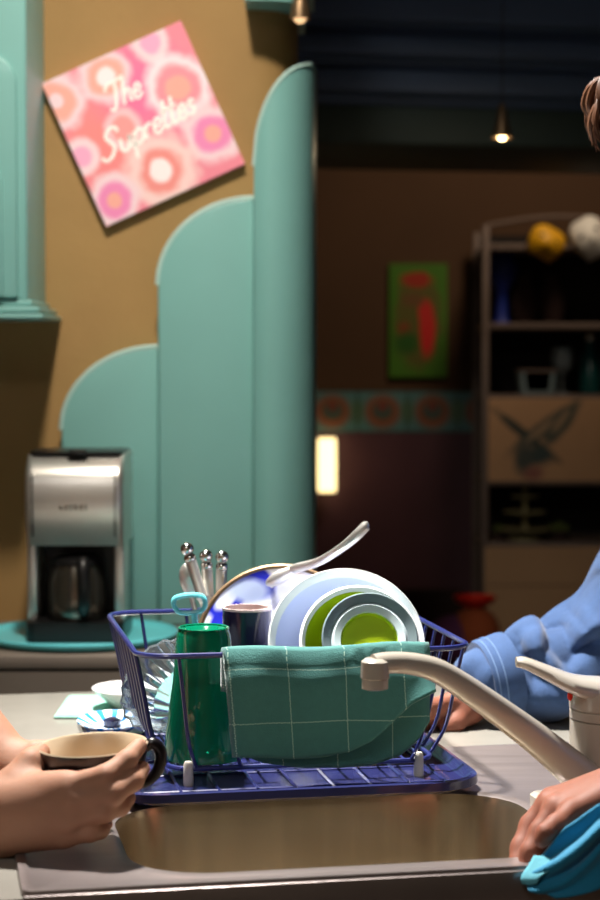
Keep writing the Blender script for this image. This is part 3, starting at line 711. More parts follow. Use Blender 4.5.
# ---- wire dish rack
ZR, ZG = 1.064, ZC + .030
RM = (-.147, .242, .190, .575); BS = (-.108, .203, .215, .540)
t = thing('dish_rack', I(.045, .38, ZC + .012), 'navy coated wire dish rack loaded with crockery', 'dish rack')
def rl(R, z, r, n=6): return [I(x, y, z) for x, y in rrect(*R, r, n)]
bm = NB(); tube(bm, rl(RM, ZR, .04), .0033, 8, True); ob('rim_wire', bm, M_['wire'], t)
bm = NB(); tube(bm, rl(BS, ZG, .03), .003, 8, True); ob('base_wire', bm, M_['wire'], t)
bm = NB(); tube(bm, rl((-.135, .23, .197, .562), ZG + .085, .04), .0016, 6, True)
def upright(p_rim, p_base, r=.0022):
    a = I(p_rim[0], p_rim[1], ZR); b = I(p_base[0], p_base[1], ZG)
    m = a.lerp(b, .72); m2 = a.lerp(b, .92); out = (a - b); out.z = 0
    q = cat_rom([a, a.lerp(b, .35) + out * .10, m + out * .22, m2 + out * .10, b], 4)
    bm = NB(); tube(bm, q, r, 6); ob('upright_wire', bm, M_['wire'], t)
for k in range(8):                                              # left and right ends
    s = k / 7
    yr = RM[2] + .04 + s * (RM[3] - RM[2] - .08); yb = BS[2] + .03 + s * (BS[3] - BS[2] - .06)
    upright((RM[0], yr), (BS[0], yb), .0030 if k < 5 else .0024); upright((RM[1], yr), (BS[1], yb), .0022)
for k in range(6):                                              # front and back
    s = k / 5
    xr = RM[0] + .045 + s * (RM[1] - RM[0] - .09); xb = BS[0] + .03 + s * (BS[1] - BS[0] - .06)
    upright((xr, RM[2]), (xb, BS[2])); upright((xr, RM[3]), (xb, BS[3]))
for k in range(13):
    a = BS[0] + .012 + k * (BS[1] - BS[0] - .024) / 12
    bm = NB(); tube(bm, [I(a, BS[2], ZG), I(a, BS[3], ZG)], .0018, 6); ob('floor_wire', bm, M_['wire'], t)
for b in (BS[2] + .11, BS[2] + .22):
    bm = NB(); tube(bm, [I(BS[0], b, ZG - .003), I(BS[1], b, ZG - .003)], .0022, 6); ob('floor_wire', bm, M_['wire'], t)
for a, b in ((-.088, .215), (.183, .215), (-.088, .54), (.183, .54)):
    bm = NB(); lathe(bm, [(0, -.019), (.0055, -.019), (.006, -.016), (.0055, .006), (.004, .009), (0, .009)], 14, Matrix.Translation(I(a, b, ZG))); ob('rubber_foot', bm, M_['foot'], t)

# ---- green tumbler, upside down
g = P(204, 760, 2.245); zg = ZG + .003
def pr(v, Y): return P(204, v, Y).z
ht = pr(628, 2.245) - zg
T = Matrix.Translation((g.x, 2.245, zg))
t = thing('green_tumbler', (g.x, 2.245, zg), 'tall green glass tumbler standing upside down beside the tea towel', 'tumbler')
bm = NB(); R0, R1 = .0465, .0305
lathe(bm, [(R0 - .003, 0), (R0, .001), (R0 * .97, ht * .2), (R1 + (R0 - R1) * .35, ht * .6), (R1 + .001, ht * .95), (R1 - .002, ht), (R1 - .008, ht - .001), (R1 - .011, ht - .006), (0, ht - .007),
          (0, ht - .014), (R1 - .004, ht - .012), (R1 + (R0 - R1) * .3, ht * .55), (R0 - .005, ht * .2)], 48, T, closed=False)
ob('glass_body', bm, M_['gglass'], t, smooth=60)
bm = NB(); tube(bm, [T @ Vector((R1 * math.cos(a) * .93, R1 * math.sin(a) * .93, ht)) for a in [2 * PI * k / 32 for k in range(32)]], .0018, 6, True); ob('foot_ring', bm, M_['gglass'], t)

# ---- crystal bowl leaning behind the tumbler
c = P(172, 690, 2.36)
t = thing('glass_bowl', (c.x, 2.36, ZG), 'clear cut-glass bowl leaning inside the rack behind the green tumbler', 'bowl')
bm = NB(); n = 36
def flute(r, z, s): return [Vector((r * (1 + (.03 if k % 2 else -.03) * s) * math.cos(2 * PI * k / n), r * (1 + (.03 if k % 2 else -.03) * s) * math.sin(2 * PI * k / n), z)) for k in range(n)]
loft(bm, [flute(r, z, s) for r, z, s in ((.018, 0, 0), (.026, .004, .5), (.045, .03, 1), (.056, .06, 1), (.060, .075, 1), (.057, .075, 1), (.052, .06, 1), (.040, .032, 1), (.02, .012, 0))], True, True)
bm.transform(Matrix.Translation((c.x + .006, 2.365, ZG + .055)) @ Vector((-.55, -.75, .55)).to_track_quat('Z', 'Y').to_matrix().to_4x4() @ Matrix.Translation((0, 0, -.04)))
ob('glass_body', bm, M_['cglass'], t, smooth=20)

# ---- navy tumbler with pale rim
c = P(247, 607, 2.42); T = Matrix.Translation((c.x, 2.42, ZG + .003)); h = c.z - ZG - .003
t = thing('navy_beaker', (c.x, 2.42, ZG + .003), 'dark navy beaker with a pale rim in the middle of the rack', 'beaker')
bm = NB(); lathe(bm, [(0, 0), (.028, 0), (.030, .004), (.031, h - .003)], 36, T); ob('outer_wall', bm, M_['navy'], t, smooth=60)
bm = NB(); lathe(bm, [(.031, h - .003), (.0312, h), (.0285, h), (.027, .02), (0, .018)], 36, T); ob('inner_wall', bm, M_['pinkish'], t, smooth=60)

# ---- patterned plate
bluep = rgb(40, 48, 190)
mPl = blob_mat('blue_scallop_print', rgb(226, 228, 238), [(.17, .80, .16, .10, bluep, .12, .9), (.17, .79, .10, .045, rgb(222, 226, 240), .2, .9), (.34, .90, .13, .09, bluep, .15, -.5), (.30, .84, .12, .07, rgb(190, 205, 235), .3), (.55, .93, .1, .035, rgb(235, 220, 214), .3), (.12, .58, .05, .12, bluep, .2)], .2, .12, 14)
c = P(280, 645, 2.475); rp = .106
c.z = ZG + .006 + rp * .87
nrm = Vector((-.08, -1, .52)).normalized()
t = thing('patterned_plate', (c.x, c.y, ZG), 'white plate with cobalt blue pattern and brown edge standing behind the beaker', 'plate')
bm = NB(); lay = bm.loops.layers.uv.verify()
lathe(bm, [(0, 0), (rp * .6, .0), (rp * .72, .006), (rp * .985, .014), (rp * .985, .018), (rp * .7, .010), (rp * .58, .004), (0, .004)], 56, None)
for f in bm.faces:
    for l in f.loops: l[lay].uv = (.5 + l.vert.co.x / rp / 2, .5 + l.vert.co.y / rp / 2)
q = nrm.to_track_quat('Z', 'Y').to_matrix().to_4x4(); bm.transform(Matrix.Translation(c) @ q); ob('plate_body', bm, mPl, t, smooth=50)
bm = NB(); tube(bm, [Matrix.Translation(c) @ q @ Vector((rp * math.cos(a) * .985, rp * math.sin(a) * .985, .016)) for a in [2 * PI * k / 64 for k in range(64)]], .0036, 6, True); ob('brown_edge', bm, M_['brass'], t)

# ---- nested mixing bowls, open towards the room
nb = Vector((.08, -1, .46)).normalized(); qb = nb.to_track_quat('Z', 'Y').to_matrix().to_4x4()
def bowl(u, v, Y, r, depth, well, parts, name, lab):
    c = P(u, v, Y); T = Matrix.Translation(c) @ qb
    t = thing(name, (c.x, c.y, c.z - r), lab, 'bowl', 'nested plastic bowls in the rack')
    for pn, prof, m in parts:
        bm = NB(); lathe(bm, prof, 56, T); ob(pn, bm, M_[m], t, smooth=50)
r = .0975
bowl(347, 643, 2.375, r, .06, .05, [
    ('rim', [(r * .90, -.009), (r * .95, -.002), (r * .985, .001), (r, -.002), (r * .985, -.006), (r * .95, -.008)], 'palerim'),
    ('wall', [(r * .91, -.010), (r * .86, -.022), (r * .66, -.05), (r * .45, -.058), (0, -.058), (0, -.061), (r * .46, -.061), (r * .68, -.053), (r * .88, -.024), (r * .955, -.0055)], 'lav')],
    'mixing_bowl', 'largest nested bowl, lavender inside with a white rim')
r = .0745
bowl(360, 643, 2.358, r, .05, .03, [
    ('rim', [(r * .90, -.004), (r * .96, .001), (r, -.001), (r * .97, -.004), (r * .91, -.008)], 'palerim'),
    ('outer_wall', [(r * .965, -.004), (r * .80, -.035), (r * .6, -.052), (0, -.053)], 'paleblue'),
    ('wall', [(r * .90, -.005), (r * .78, -.03), (r * .55, -.046), (0, -.048)], 'lime')],
    'mixing_bowl', 'middle nested bowl, lime green with a pale rim')
r = .0590
bowl(370, 639, 2.338, r, .04, .03, [
    ('wall', [(r * .80, -.005), (r * .97, .002), (r, 0), (r * .99, -.004), (r * .86, -.028), (r * .6, -.042), (0, -.043)], 'grey'),
    ('inner_ring', [(r * .80, -.005), (r * .74, -.001), (r * .60, -.004), (r * .57, -.010), (r * .8, -.02)], 'paleblue'),
    ('base', [(0, -.012), (r * .56, -.012), (r * .585, -.006), (r * .6, -.012), (r * .5, -.03), (0, -.03)], 'lime')],
    'mixing_bowl', 'smallest nested bowl, grey with a lime green centre')

# ---- serving spoon sticking out to the upper right
t = thing('serving_spoon', P(300, 570, 2.47), 'steel serving spoon pointing up and right above the bowls', 'spoon')
bm = NB(); tube(bm, cat_rom([P(270, 585, 2.5), P(292, 570, 2.49), P(318, 562, 2.47), P(340, 549, 2.455), P(356, 536, 2.45), P(366, 526, 2.45), P(369, 524.5, 2.45)], 6), [.005, .0062, .0055, .0056, .0068, .0066, .002], 10, flat=((0, 1, 0), .5)); ob('handle', bm, M_['satin'], t)
bm = NB(); sphere(bm, P(281, 577, 2.49), (.022, .004, .009), Matrix.Rotation(-.45, 4, 'Y'), 20, 12); ob('spoon_bowl', bm, M_['satin'], t)

# ---- cutlery in a holder at the back left
def cut(u0, v0, u1, v1, Y0, Y1, lab, spoon=False):
    a, b = P(u0, v0, Y0), P(u1, v1, Y1); d = (b - a)
    t = thing('table_knife', b, lab, 'cutlery', 'knob-ended cutlery in the rack')
    bm = NB(); sphere(bm, a, .0088); sphere(bm, a + d.normalized() * .013, .0080); ob('knob', bm, M_['chrome'], t)
    bm = NB(); tube(bm, [a + d * s for s in (.06, .14, .5, .53, .56, 1)], [.0062, .0074, .0066, .0080, .0062, .004], 12); ob('handle', bm, M_['satin'], t)
cut(187, 549, 216, 640, 2.52, 2.505, 'knob-ended steel cutlery handle leaning furthest left')
cut(206, 556, 213, 650, 2.525, 2.515, 'knob-ended steel cutlery handle between its two neighbours')
cut(222, 557, 219, 650, 2.53, 2.52, 'knob-ended steel cutlery handle nearest the patterned plate')
t = thing('soup_spoon', P(185, 610, 2.545), 'soup spoon with its bowl up behind the knob-ended cutlery', 'cutlery')
bm = NB(); sphere(bm, P(189, 580, 2.545), (.0125, .004, .022), Matrix.Rotation(-.25, 4, 'Y'), 18, 12); ob('spoon_bowl', bm, M_['satin'], t)
bm = NB(); tube(bm, [P(191, 595, 2.545), P(202, 640, 2.54), P(208, 690, 2.53)], [.0035, .003, .004], 8); ob('handle', bm, M_['satin'], t)
c = P(208, 700, 2.518); T = Matrix.Translation((c.x, 2.518, ZG + .003))
t = thing('cutlery_cup', (c.x, 2.518, ZG + .003), 'pale cylindrical cutlery cup holding the knob-ended cutlery', 'cutlery cup')
bm = NB(); lathe(bm, [(0, 0), (.026, 0), (.028, .003), (.030, .095), (.028, .095), (.026, .004), (0, .004)], 28, T); ob('cup_body', bm, M_['paleblue'], t)
bm = NB(); tube(bm, [T @ Vector((.0295 * math.cos(a), .0295 * math.sin(a), .095)) for a in [2 * PI * k / 28 for k in range(28)]], .0018, 6, True); ob('rim', bm, M_['paleblue'], t)
# pale blue loop handle of a sieve
t = thing('sieve', P(190, 660, 2.44), 'pale blue plastic sieve with a rounded loop handle', 'sieve')
lp_ = [P(u, v, 2.45) for u, v in ((178, 597), (190, 595), (201, 596), (205, 601), (204, 608), (198, 612), (188, 613), (179, 612), (174, 606), (174, 600))]
bm = NB(); tube(bm, cat_rom(lp_, 4, True), .0032, 8, True); ob('loop_handle', bm, M_['turq'], t)
bm = NB(); tube(bm, [P(194, 613, 2.45), P(197, 640, 2.45), P(198, 660, 2.45)], .004, 8); ob('neck', bm, M_['turq'], t)
bm = NB(); c = P(196, 690, 2.45); lathe(bm, [(0, 0), (.016, .004), (.024, .02), (.026, .035), (.024, .035), (.022, .02), (.014, .007), (0, .003)], 28, Matrix.Translation((c.x, 2.45, P(196, 684, 2.45).z - .03)) ); ob('basket', bm, M_['turq'], t)
# ---- checked tea towel over the front rim
mT = mat('tea_towel', rgb(58, 116, 112), 0.9, var=0.14, scale=120, bump=0.3, bscale=600, sheen=0.3)
nt = mT.node_tree; N = nt.nodes; Lk = nt.links
uvn = N.new('ShaderNodeUVMap'); sx = N.new('ShaderNodeSeparateXYZ'); Lk.new(uvn.outputs[0], sx.inputs[0])
msk = None
for axis, per, off in (('X', .0670, .0050), ('Y', .0595, .0170)):
    other = 'Y' if axis == 'X' else 'X'
    wv = math_n(nt, 'MULTIPLY', math_n(nt, 'SINE', math_n(nt, 'MULTIPLY', sx.outputs[other], 900.0)), .0003)
    a = math_n(nt, 'ADD', sx.outputs[axis], wv)
    a = math_n(nt, 'ABSOLUTE', math_n(nt, 'SUBTRACT', math_n(nt, 'FLOORED_MODULO', math_n(nt, 'ADD', a, per / 2 - off), per), per / 2))
    ln = math_n(nt, 'LESS_THAN', a, .00062)
    dash = math_n(nt, 'GREATER_THAN', math_n(nt, 'SINE', math_n(nt, 'MULTIPLY', sx.outputs[other], 2200.0)), -.55)
    ln = math_n(nt, 'MULTIPLY', ln, dash)
    msk = ln if msk is None else math_n(nt, 'MAXIMUM', msk, ln)
mx = N.new('ShaderNodeMix'); mx.data_type = 'RGBA'; Lk.new(msk, mx.inputs['Factor']); Lk.new(N[mT['mix']].outputs['Result'], mx.inputs['A']); mx.inputs['B'].default_value = (*rgb(150, 186, 172), 1)
Lk.new(mx.outputs['Result'], N['Principled BSDF'].inputs['Base Color'])
aL = -.062; aR = .176; bF = RM[2]                                # towel span along the rim
def fr(u, v, off): # island coordinates for a pixel on the towel's hanging plane
    p0 = I(0, bF - off, 0); nn = (ISL.to_3x3() @ Vector((0, 1, 0))); d = ray(u, v)
    return CAM + d * ((p0 - CAM).dot(nn) / d.dot(nn))
inv = ISL.inverted()
aL = (inv @ fr(224, 655, .012)).x; aR = (inv @ fr(431, 650, .012)).x
frontb = [(0, 757), (.12, 757), (.30, 758), (.45, 757), (.58, 751), (.70, 738), (.80, 718), (.88, 702), (1, 688)]
backb = [(0, 752), (.15, 764), (.35, 769), (.55, 769), (.72, 766), (.86, 756), (.94, 742), (1, 722)]
def zbot(tab, s):
    v = np.interp(s, [a for a, _ in tab], [b for _, b in tab]); u = 226 + 205 * s
    return fr(u, v, .012).z
rows = []; uvs = []
seq = [('B', 1 - k / 20) for k in range(20)] + [('A', k / 26) for k in range(27)]
NT = 30
for lay_, s in seq:
    zb_ = zbot(backb if lay_ == 'B' else frontb, s)
    near = min(1, s * 14)                                        # the two layers meet in a fold at the left
    offA = .0115 + .004 * near; offB = .0115 - .005 * near
    off = offA if lay_ == 'A' else offB
    rt = .0042 + (.0024 if lay_ == 'A' else 0)
    a_ = aL + (aR - aL) * s
    ln = ZR - zb_
    row = []; ur = []
    inside = .05
    for j in range(NT + 1):
        t_ = -inside + (inside + ln) * j / NT
        lean = .0 if lay_ == 'A' else .0
        if t_ < -rt * 1.2:
            y = bF + rt + .001; z = ZR + t_ * 1.0 + rt
        elif t_ < rt * 1.2:
            th = (t_ / (rt * 1.2)) * PI / 2; y = bF - rt * math.sin(th); z = ZR + rt * math.cos(th) + .0005
        else:
            k_ = min(1, (t_ - rt) / .02)
            fold = .0022 * math.sin(s * 17 + t_ * 22) * min(1, t_ / .04) + .003 * math.sin(s * 6.0 + 1) * t_ / max(ln, .01)
            roll = 0
            if lay_ == 'A': roll = .030 * max(0, s - .35) * (t_ / max(ln, .01)) ** 1.6
            y = bF - rt - (off - rt) * k_ - (fold if lay_ == 'A' else fold * .4) - roll; z = ZR - t_
        z += .0018 * math.sin(s * 9 + .5) * (1 if t_ < .03 else 0)
        slant = .055 * max(0, t_) * (1 - s) ** 1.2 * 1.5
        row.append(I(a_ + slant, y, z)); ur.append((a_ - aL + (0 if lay_ == 'A' else .011), t_))
    rows.append(row); uvs.append(ur)
bm = NB(); surf(bm, rows, uvs); o = ob('tea_towel', bm, mT, smooth=180); solid(o, .0022)
tag(o, 'teal tea towel with white check lines folded over the rack front', 'tea towel')

# ---- striped saucer lying on the tray, dish and ribbed mat behind
mSt = mat('blue_ray_print', rgb(226, 232, 236), .25, var=.03); nt = mSt.node_tree; N = nt.nodes; Lk = nt.links
tc = N.new('ShaderNodeUVMap'); sx = N.new('ShaderNodeSeparateXYZ'); Lk.new(tc.outputs[0], sx.inputs[0])
an = math_n(nt, 'ARCTAN2', sx.outputs['Y'], sx.outputs['X']); st = math_n(nt, 'GREATER_THAN', math_n(nt, 'SINE', math_n(nt, 'MULTIPLY', an, 13.0)), .25)
mx = N.new('ShaderNodeMix'); mx.data_type = 'RGBA'; Lk.new(st, mx.inputs['Factor']); Lk.new(N[mSt['mix']].outputs['Result'], mx.inputs['A']); mx.inputs['B'].default_value = (*rgb(40, 130, 200), 1)
Lk.new(mx.outputs['Result'], N['Principled BSDF'].inputs['Base Color'])
c = PZ(112, 728, ZC + .02)
t = thing('saucer', (c.x, c.y, ZC + .016), 'white saucer with blue rays lying on the drip tray behind the mug', 'saucer')
bm = NB(); lay = bm.loops.layers.uv.verify(); rs = .045
lathe(bm, [(0, .001), (rs * .5, 0), (rs * .65, .003), (rs, .012), (rs, .014), (rs * .62, .006), (0, .004)], 40)
for f in bm.faces:
    for l in f.loops: l[lay].uv = (l.vert.co.x / rs, l.vert.co.y / rs)
bm.transform(Matrix.Translation((c.x, c.y, ZC + .018)) @ Matrix.Rotation(.10, 4, 'X')); ob('saucer_body', bm, mSt, t)
bm = NB(); lathe(bm, [(0, 0), (.010, 0), (.012, .008), (.004, .012), (0, .012)], 20, Matrix.Translation((c.x, c.y, ZC + .0225))); ob('centre_boss', bm, M_['navy'], t)
mMat = mat('pale_green_mat', rgb(150, 206, 190), .5, var=.08, scale=30)
m0, m1 = PZ(44, 722, ZC), PZ(48, 694, ZC)
t = thing('ribbed_mat', ((m0.x + .28 + m0.x) / 2, (m0.y + m1.y) / 2, ZC), 'pale green ribbed mat on the worktop behind the rack', 'mat')
ym0, ym1 = m0.y + .025, m1.y - .03
bm = NB(); box(bm, (m0.x + .16, (ym0 + ym1) / 2, ZC + .0015), (.30, ym1 - ym0, .003), bev=.001); ob('mat_sheet', bm, mMat, t)
bm = NB()
for k in range(16):
    yy = ym0 + .008 + k * (ym1 - ym0 - .016) / 15; tube(bm, [(m0.x + .014, yy, ZC + .003), (m0.x + .306, yy, ZC + .003)], .0022, 6)
o = ob('ribs', bm, mMat, t); o['kind'] = 'stuff'
c = PZ(134, 712, ZC + .004); T = Matrix.Translation((c.x, c.y + .03, ZC + .005))
t = thing('shallow_dish', (c.x, c.y + .03, ZC + .005), 'shallow white dish on the ribbed mat left of the rack', 'dish')
bm = NB(); lathe(bm, [(0, .0), (.028, 0), (.034, .003), (.058, .024), (.062, .027), (.060, .029), (.054, .025), (.03, .007), (0, .006)], 40, T); ob('dish_body', bm, M_['white'], t)
bm = NB(); tube(bm, [T @ Vector((.061 * math.cos(a), .061 * math.sin(a), .028)) for a in [2 * PI * k / 40 for k in range(40)]], .0014, 6, True); ob('rim', bm, M_['white'], t)

# ============================================================ COFFEE MAKER
YK = 3.36
def cx_(u): return P(u, 550, YK).x
def cz_(v): return P(76, v, YK).z
xm = cx_(75.5); zt0 = ZC + .012
c = P(78, 648, 3.37)
t = thing('round_tray', (c.x, YK + .05, ZC), 'round turquoise tray under the coffee maker', 'tray')
T = Matrix.Translation((xm + .0, YK + .06, ZC + .0005))
bm = NB(); lathe(bm, [(0, 0), (.15, 0), (.168, .004), (.174, .011), (.170, .013), (.160, .007), (.15, .006), (0, .006)], 56, T); ob('tray_dish', bm, M_['turq'], t)
bm = NB(); tube(bm, [T @ Vector((.172 * math.cos(a), .172 * math.sin(a), .0125)) for a in [2 * PI * k / 48 for k in range(48)]], .003, 6, True); ob('rim', bm, M_['turq'], t)
t = thing('coffee_maker', (xm, YK + .08, ZC + .0075), 'steel and black filter coffee maker standing on the turquoise tray', 'coffee maker')
hw = (cx_(126) - cx_(28)) / 2; zb_ = ZC + .0075; ztp = cz_(455)
yf, yb = YK, YK + .17
def rb(bm, x0, x1, y0, y1, z0, z1, r=.012, bev=.0): loft(bm, [[(x, y, z0) for x, y in rrect(x0, x1, y0, y1, r)], [(x, y, z1) for x, y in rrect(x0, x1, y0, y1, r)]], True, True)
bm = NB(); rb(bm, xm - hw, xm + hw, yf - .03, yb, zb_, zb_ + .034, .02); ob('base', bm, M_['black'], t)
bm = NB(); rb(bm, xm - hw + .004, xm + hw - .004, yf + .10, yb, zb_ + .034, cz_(545) + .002); ob('water_tank', bm, M_['black'], t)
for s in (-1, 1):
    bm = NB(); box(bm, (xm + s * (hw - .009), yf + .05, (zb_ + .034 + cz_(545)) / 2), (.017, .10, cz_(545) - zb_ - .034), bev=.004); ob('side_column', bm, M_['satin'], t)
zh0 = cz_(545)
bm = NB(); rows = []
for i in range(13):                                              # curved steel brewing head
    s = i / 12; z = zh0 + (ztp - zh0) * s
    y = yf - .016 * math.sin(PI * min(1, s * 1.05)) - (.010 if s < .8 else .010 * (1 - (s - .8) / .2)) + (.02 * max(0, s - .85) / .15)
    rows.append([(x, yy, z) for x, yy in rrect(xm - hw, xm + hw, y, yb, .012)])
loft(bm, rows, True, True); hd = ob('brew_head', bm, M_['satin'], t, smooth=60)
for s in (-1, 1):
    bm = NB(); box(bm, (xm + s * (hw - .014), yf - .0225, (zh0 + ztp) / 2 - .005), (.0022, .012, (ztp - zh0) * .72), bev=.0005); ob('seam', bm, M_['black'], hd)
bm = NB(); rb(bm, xm - hw + .004, xm + hw - .004, yf + .012, yb - .002, ztp - .001, ztp + .005, .014); ld = ob('lid', bm, M_['black'], t)
bm = NB(); box(bm, (xm + .004, yf + .008, ztp + .004), (.034, .02, .010), bev=.004); ob('lid_tab', bm, M_['black'], ld)
for k in range(6):                                               # illegible maker's lettering
    bm = NB(); xx = cx_(63 + k * 5); w = .0052
    yy = yf - .0268
    pts = [[(-1, -1), (-1, 1), (1, .2), (-.4, 0), (1, -1)], [(-1, 1), (-1, -1), (1, -1), (1, 1)], [(1, 1), (-1, .6), (1, -.6), (-1, -1)]][k % 3]
    tube(bm, [(xx + a * w * .42, yy, cz_(506) + b * .004) for a, b in pts], .0016, 5); ob('lettering', bm, M_['chrome'], hd)
cc = (xm - .002, yf + .032)
t2 = thing('coffee_carafe', (cc[0], cc[1], zb_ + .034), 'dark steel carafe with black handle inside the coffee maker', 'carafe')
T = Matrix.Translation((cc[0], cc[1], zb_ + .0345))
hc = cz_(556) - zb_ - .036
bm = NB(); lathe(bm, [(0, 0), (.048, 0), (.051, .006), (.051, .03), (.049, .07), (.043, hc * .82), (.042, hc * .86)], 36, T); ob('carafe_body', bm, M_['bglass'], t2, smooth=60)
bm = NB(); lathe(bm, [(.042, hc * .86), (.045, hc * .87), (.044, hc * .95), (.03, hc), (0, hc)], 36, T); ob('carafe_lid', bm, M_['black'], t2, smooth=50)
hx = cx_(84) - cc[0]
bm = NB(); tube(bm, cat_rom([T @ Vector(p) for p in ((hx, -.035, hc * .93), (hx + .002, -.066, hc * .90), (hx + .004, -.074, hc * .6), (hx + .003, -.066, hc * .25), (hx, -.050, hc * .12))], 5), [.010, .012, .011, .011, .009], 12, flat=((1, 0, 0), 1.0)); ob('carafe_handle', bm, M_['black'], t2, smooth=60)

# ============================================================ MUG
MC = P(93, 745, 1.972); MR = .0565
t = thing('coffee_mug', MC - Vector((0, 0, .066)), 'black coffee mug with beige inside held by the person at left', 'mug')
T = Matrix.Translation(MC) @ Matrix.Rotation(math.radians(-2.5), 4, 'Y') @ Matrix.Rotation(math.radians(1.5), 4, 'X')
bm = NB(); lathe(bm, [(0, -.066), (.030, -.066), (.034, -.062), (.044, -.046), (.052, -.024), (MR, -.001), (MR, 0)], 160, T); ob('mug_body', bm, M_['mug'], t, smooth=60)
bm = NB(); lathe(bm, [(MR, 0), (MR - .001, .0015), (MR - .0028, 0), (.049, -.024), (.041, -.045), (.028, -.058), (0, -.060)], 160, T); ob('mug_inside', bm, M_['mugin'], t, smooth=60)
bm = NB(); h_ = [(.052, 0, -.008), (.060, 0, -.003), (.067, 0, -.008), (.069, 0, -.018), (.065, 0, -.031), (.056, 0, -.041), (.045, 0, -.045)]
hr = Matrix.Rotation(math.radians(8), 4, 'Z')
tube(bm, cat_rom([T @ hr @ Vector(p) for p in h_], 5), [.005, .0066, .0068, .0064, .006, .0055, .005], 12); ob('handle', bm, M_['mug'], t, smooth=60)
bm = NB(); lathe(bm, [(0, -.030), (.0465, -.030), (.0465, -.0305), (0, -.031)], 40, T); ob('coffee_surface', bm, mat('milky_coffee', rgb(176, 142, 108), .2), t)

# ============================================================ PEOPLE: one skin surface each, grown from a distance field
def V3(p): return np.array((p[0], p[1], p[2]), dtype=np.float64)
def nets(Fd, org, h):
    """surface nets over a scalar grid"""
    s = Fd < 0; nx, ny, nz = Fd.shape
    cnt = np.zeros((nx - 1, ny - 1, nz - 1), np.float32); acc = np.zeros((nx - 1, ny - 1, nz - 1, 3), np.float32)
    sl = lambda a, n: slice(a, a + n - 1)
    for ax in range(3):
        for o1 in (0, 1):
            for o2 in (0, 1):
                o = [0, 0, 0]; oth = [k for k in range(3) if k != ax]; o[oth[0]], o[oth[1]] = o1, o2
                A = Fd[sl(o[0], nx), sl(o[1], ny), sl(o[2], nz)]; o2_ = list(o); o2_[ax] = 1
                B = Fd[sl(o2_[0], nx), sl(o2_[1], ny), sl(o2_[2], nz)]
                m = (A < 0) != (B < 0)
                idx = np.nonzero(m); a = A[idx]; b = B[idx]; t = a / (a - b)
                p = np.zeros((len(t), 3), np.float32); p[:, ax] = t; p[:, oth[0]] = o1; p[:, oth[1]] = o2
                acc[idx] += p; cnt[idx] += 1
    act = cnt > 0; ids = -np.ones(cnt.shape, np.int64); n = int(act.sum()); ids[act] = np.arange(n)
    cell = np.argwhere(act); verts = (cell + acc[act] / cnt[act][:, None]) * h + np.array(org)
    quads = []
    for ax in range(3):
        oth = [k for k in range(3) if k != ax]
        lo = [slice(0, None)] * 3; lo[ax] = slice(0, -1); hi = [slice(0, None)] * 3; hi[ax] = slice(1, None)
        a, b = s[tuple(lo)], s[tuple(hi)]
        e = np.argwhere(a != b)
        ok = np.all(e[:, oth] > 0, axis=1) & (e[:, oth[0]] < Fd.shape[oth[0]] - 1) & (e[:, oth[1]] < Fd.shape[oth[1]] - 1)
        e = e[ok]; fl = a[tuple(e.T)]
        def cid(d0, d1):
            c = e.copy(); c[:, oth[0]] += d0; c[:, oth[1]] += d1; return ids[tuple(c.T)]
        q = np.stack([cid(-1, -1), cid(0, -1), cid(0, 0), cid(-1, 0)], 1)
        flip = fl if ax != 1 else ~fl
        q[~flip] = q[~flip][:, ::-1]
        quads.append(q)
    return verts, np.concatenate(quads)
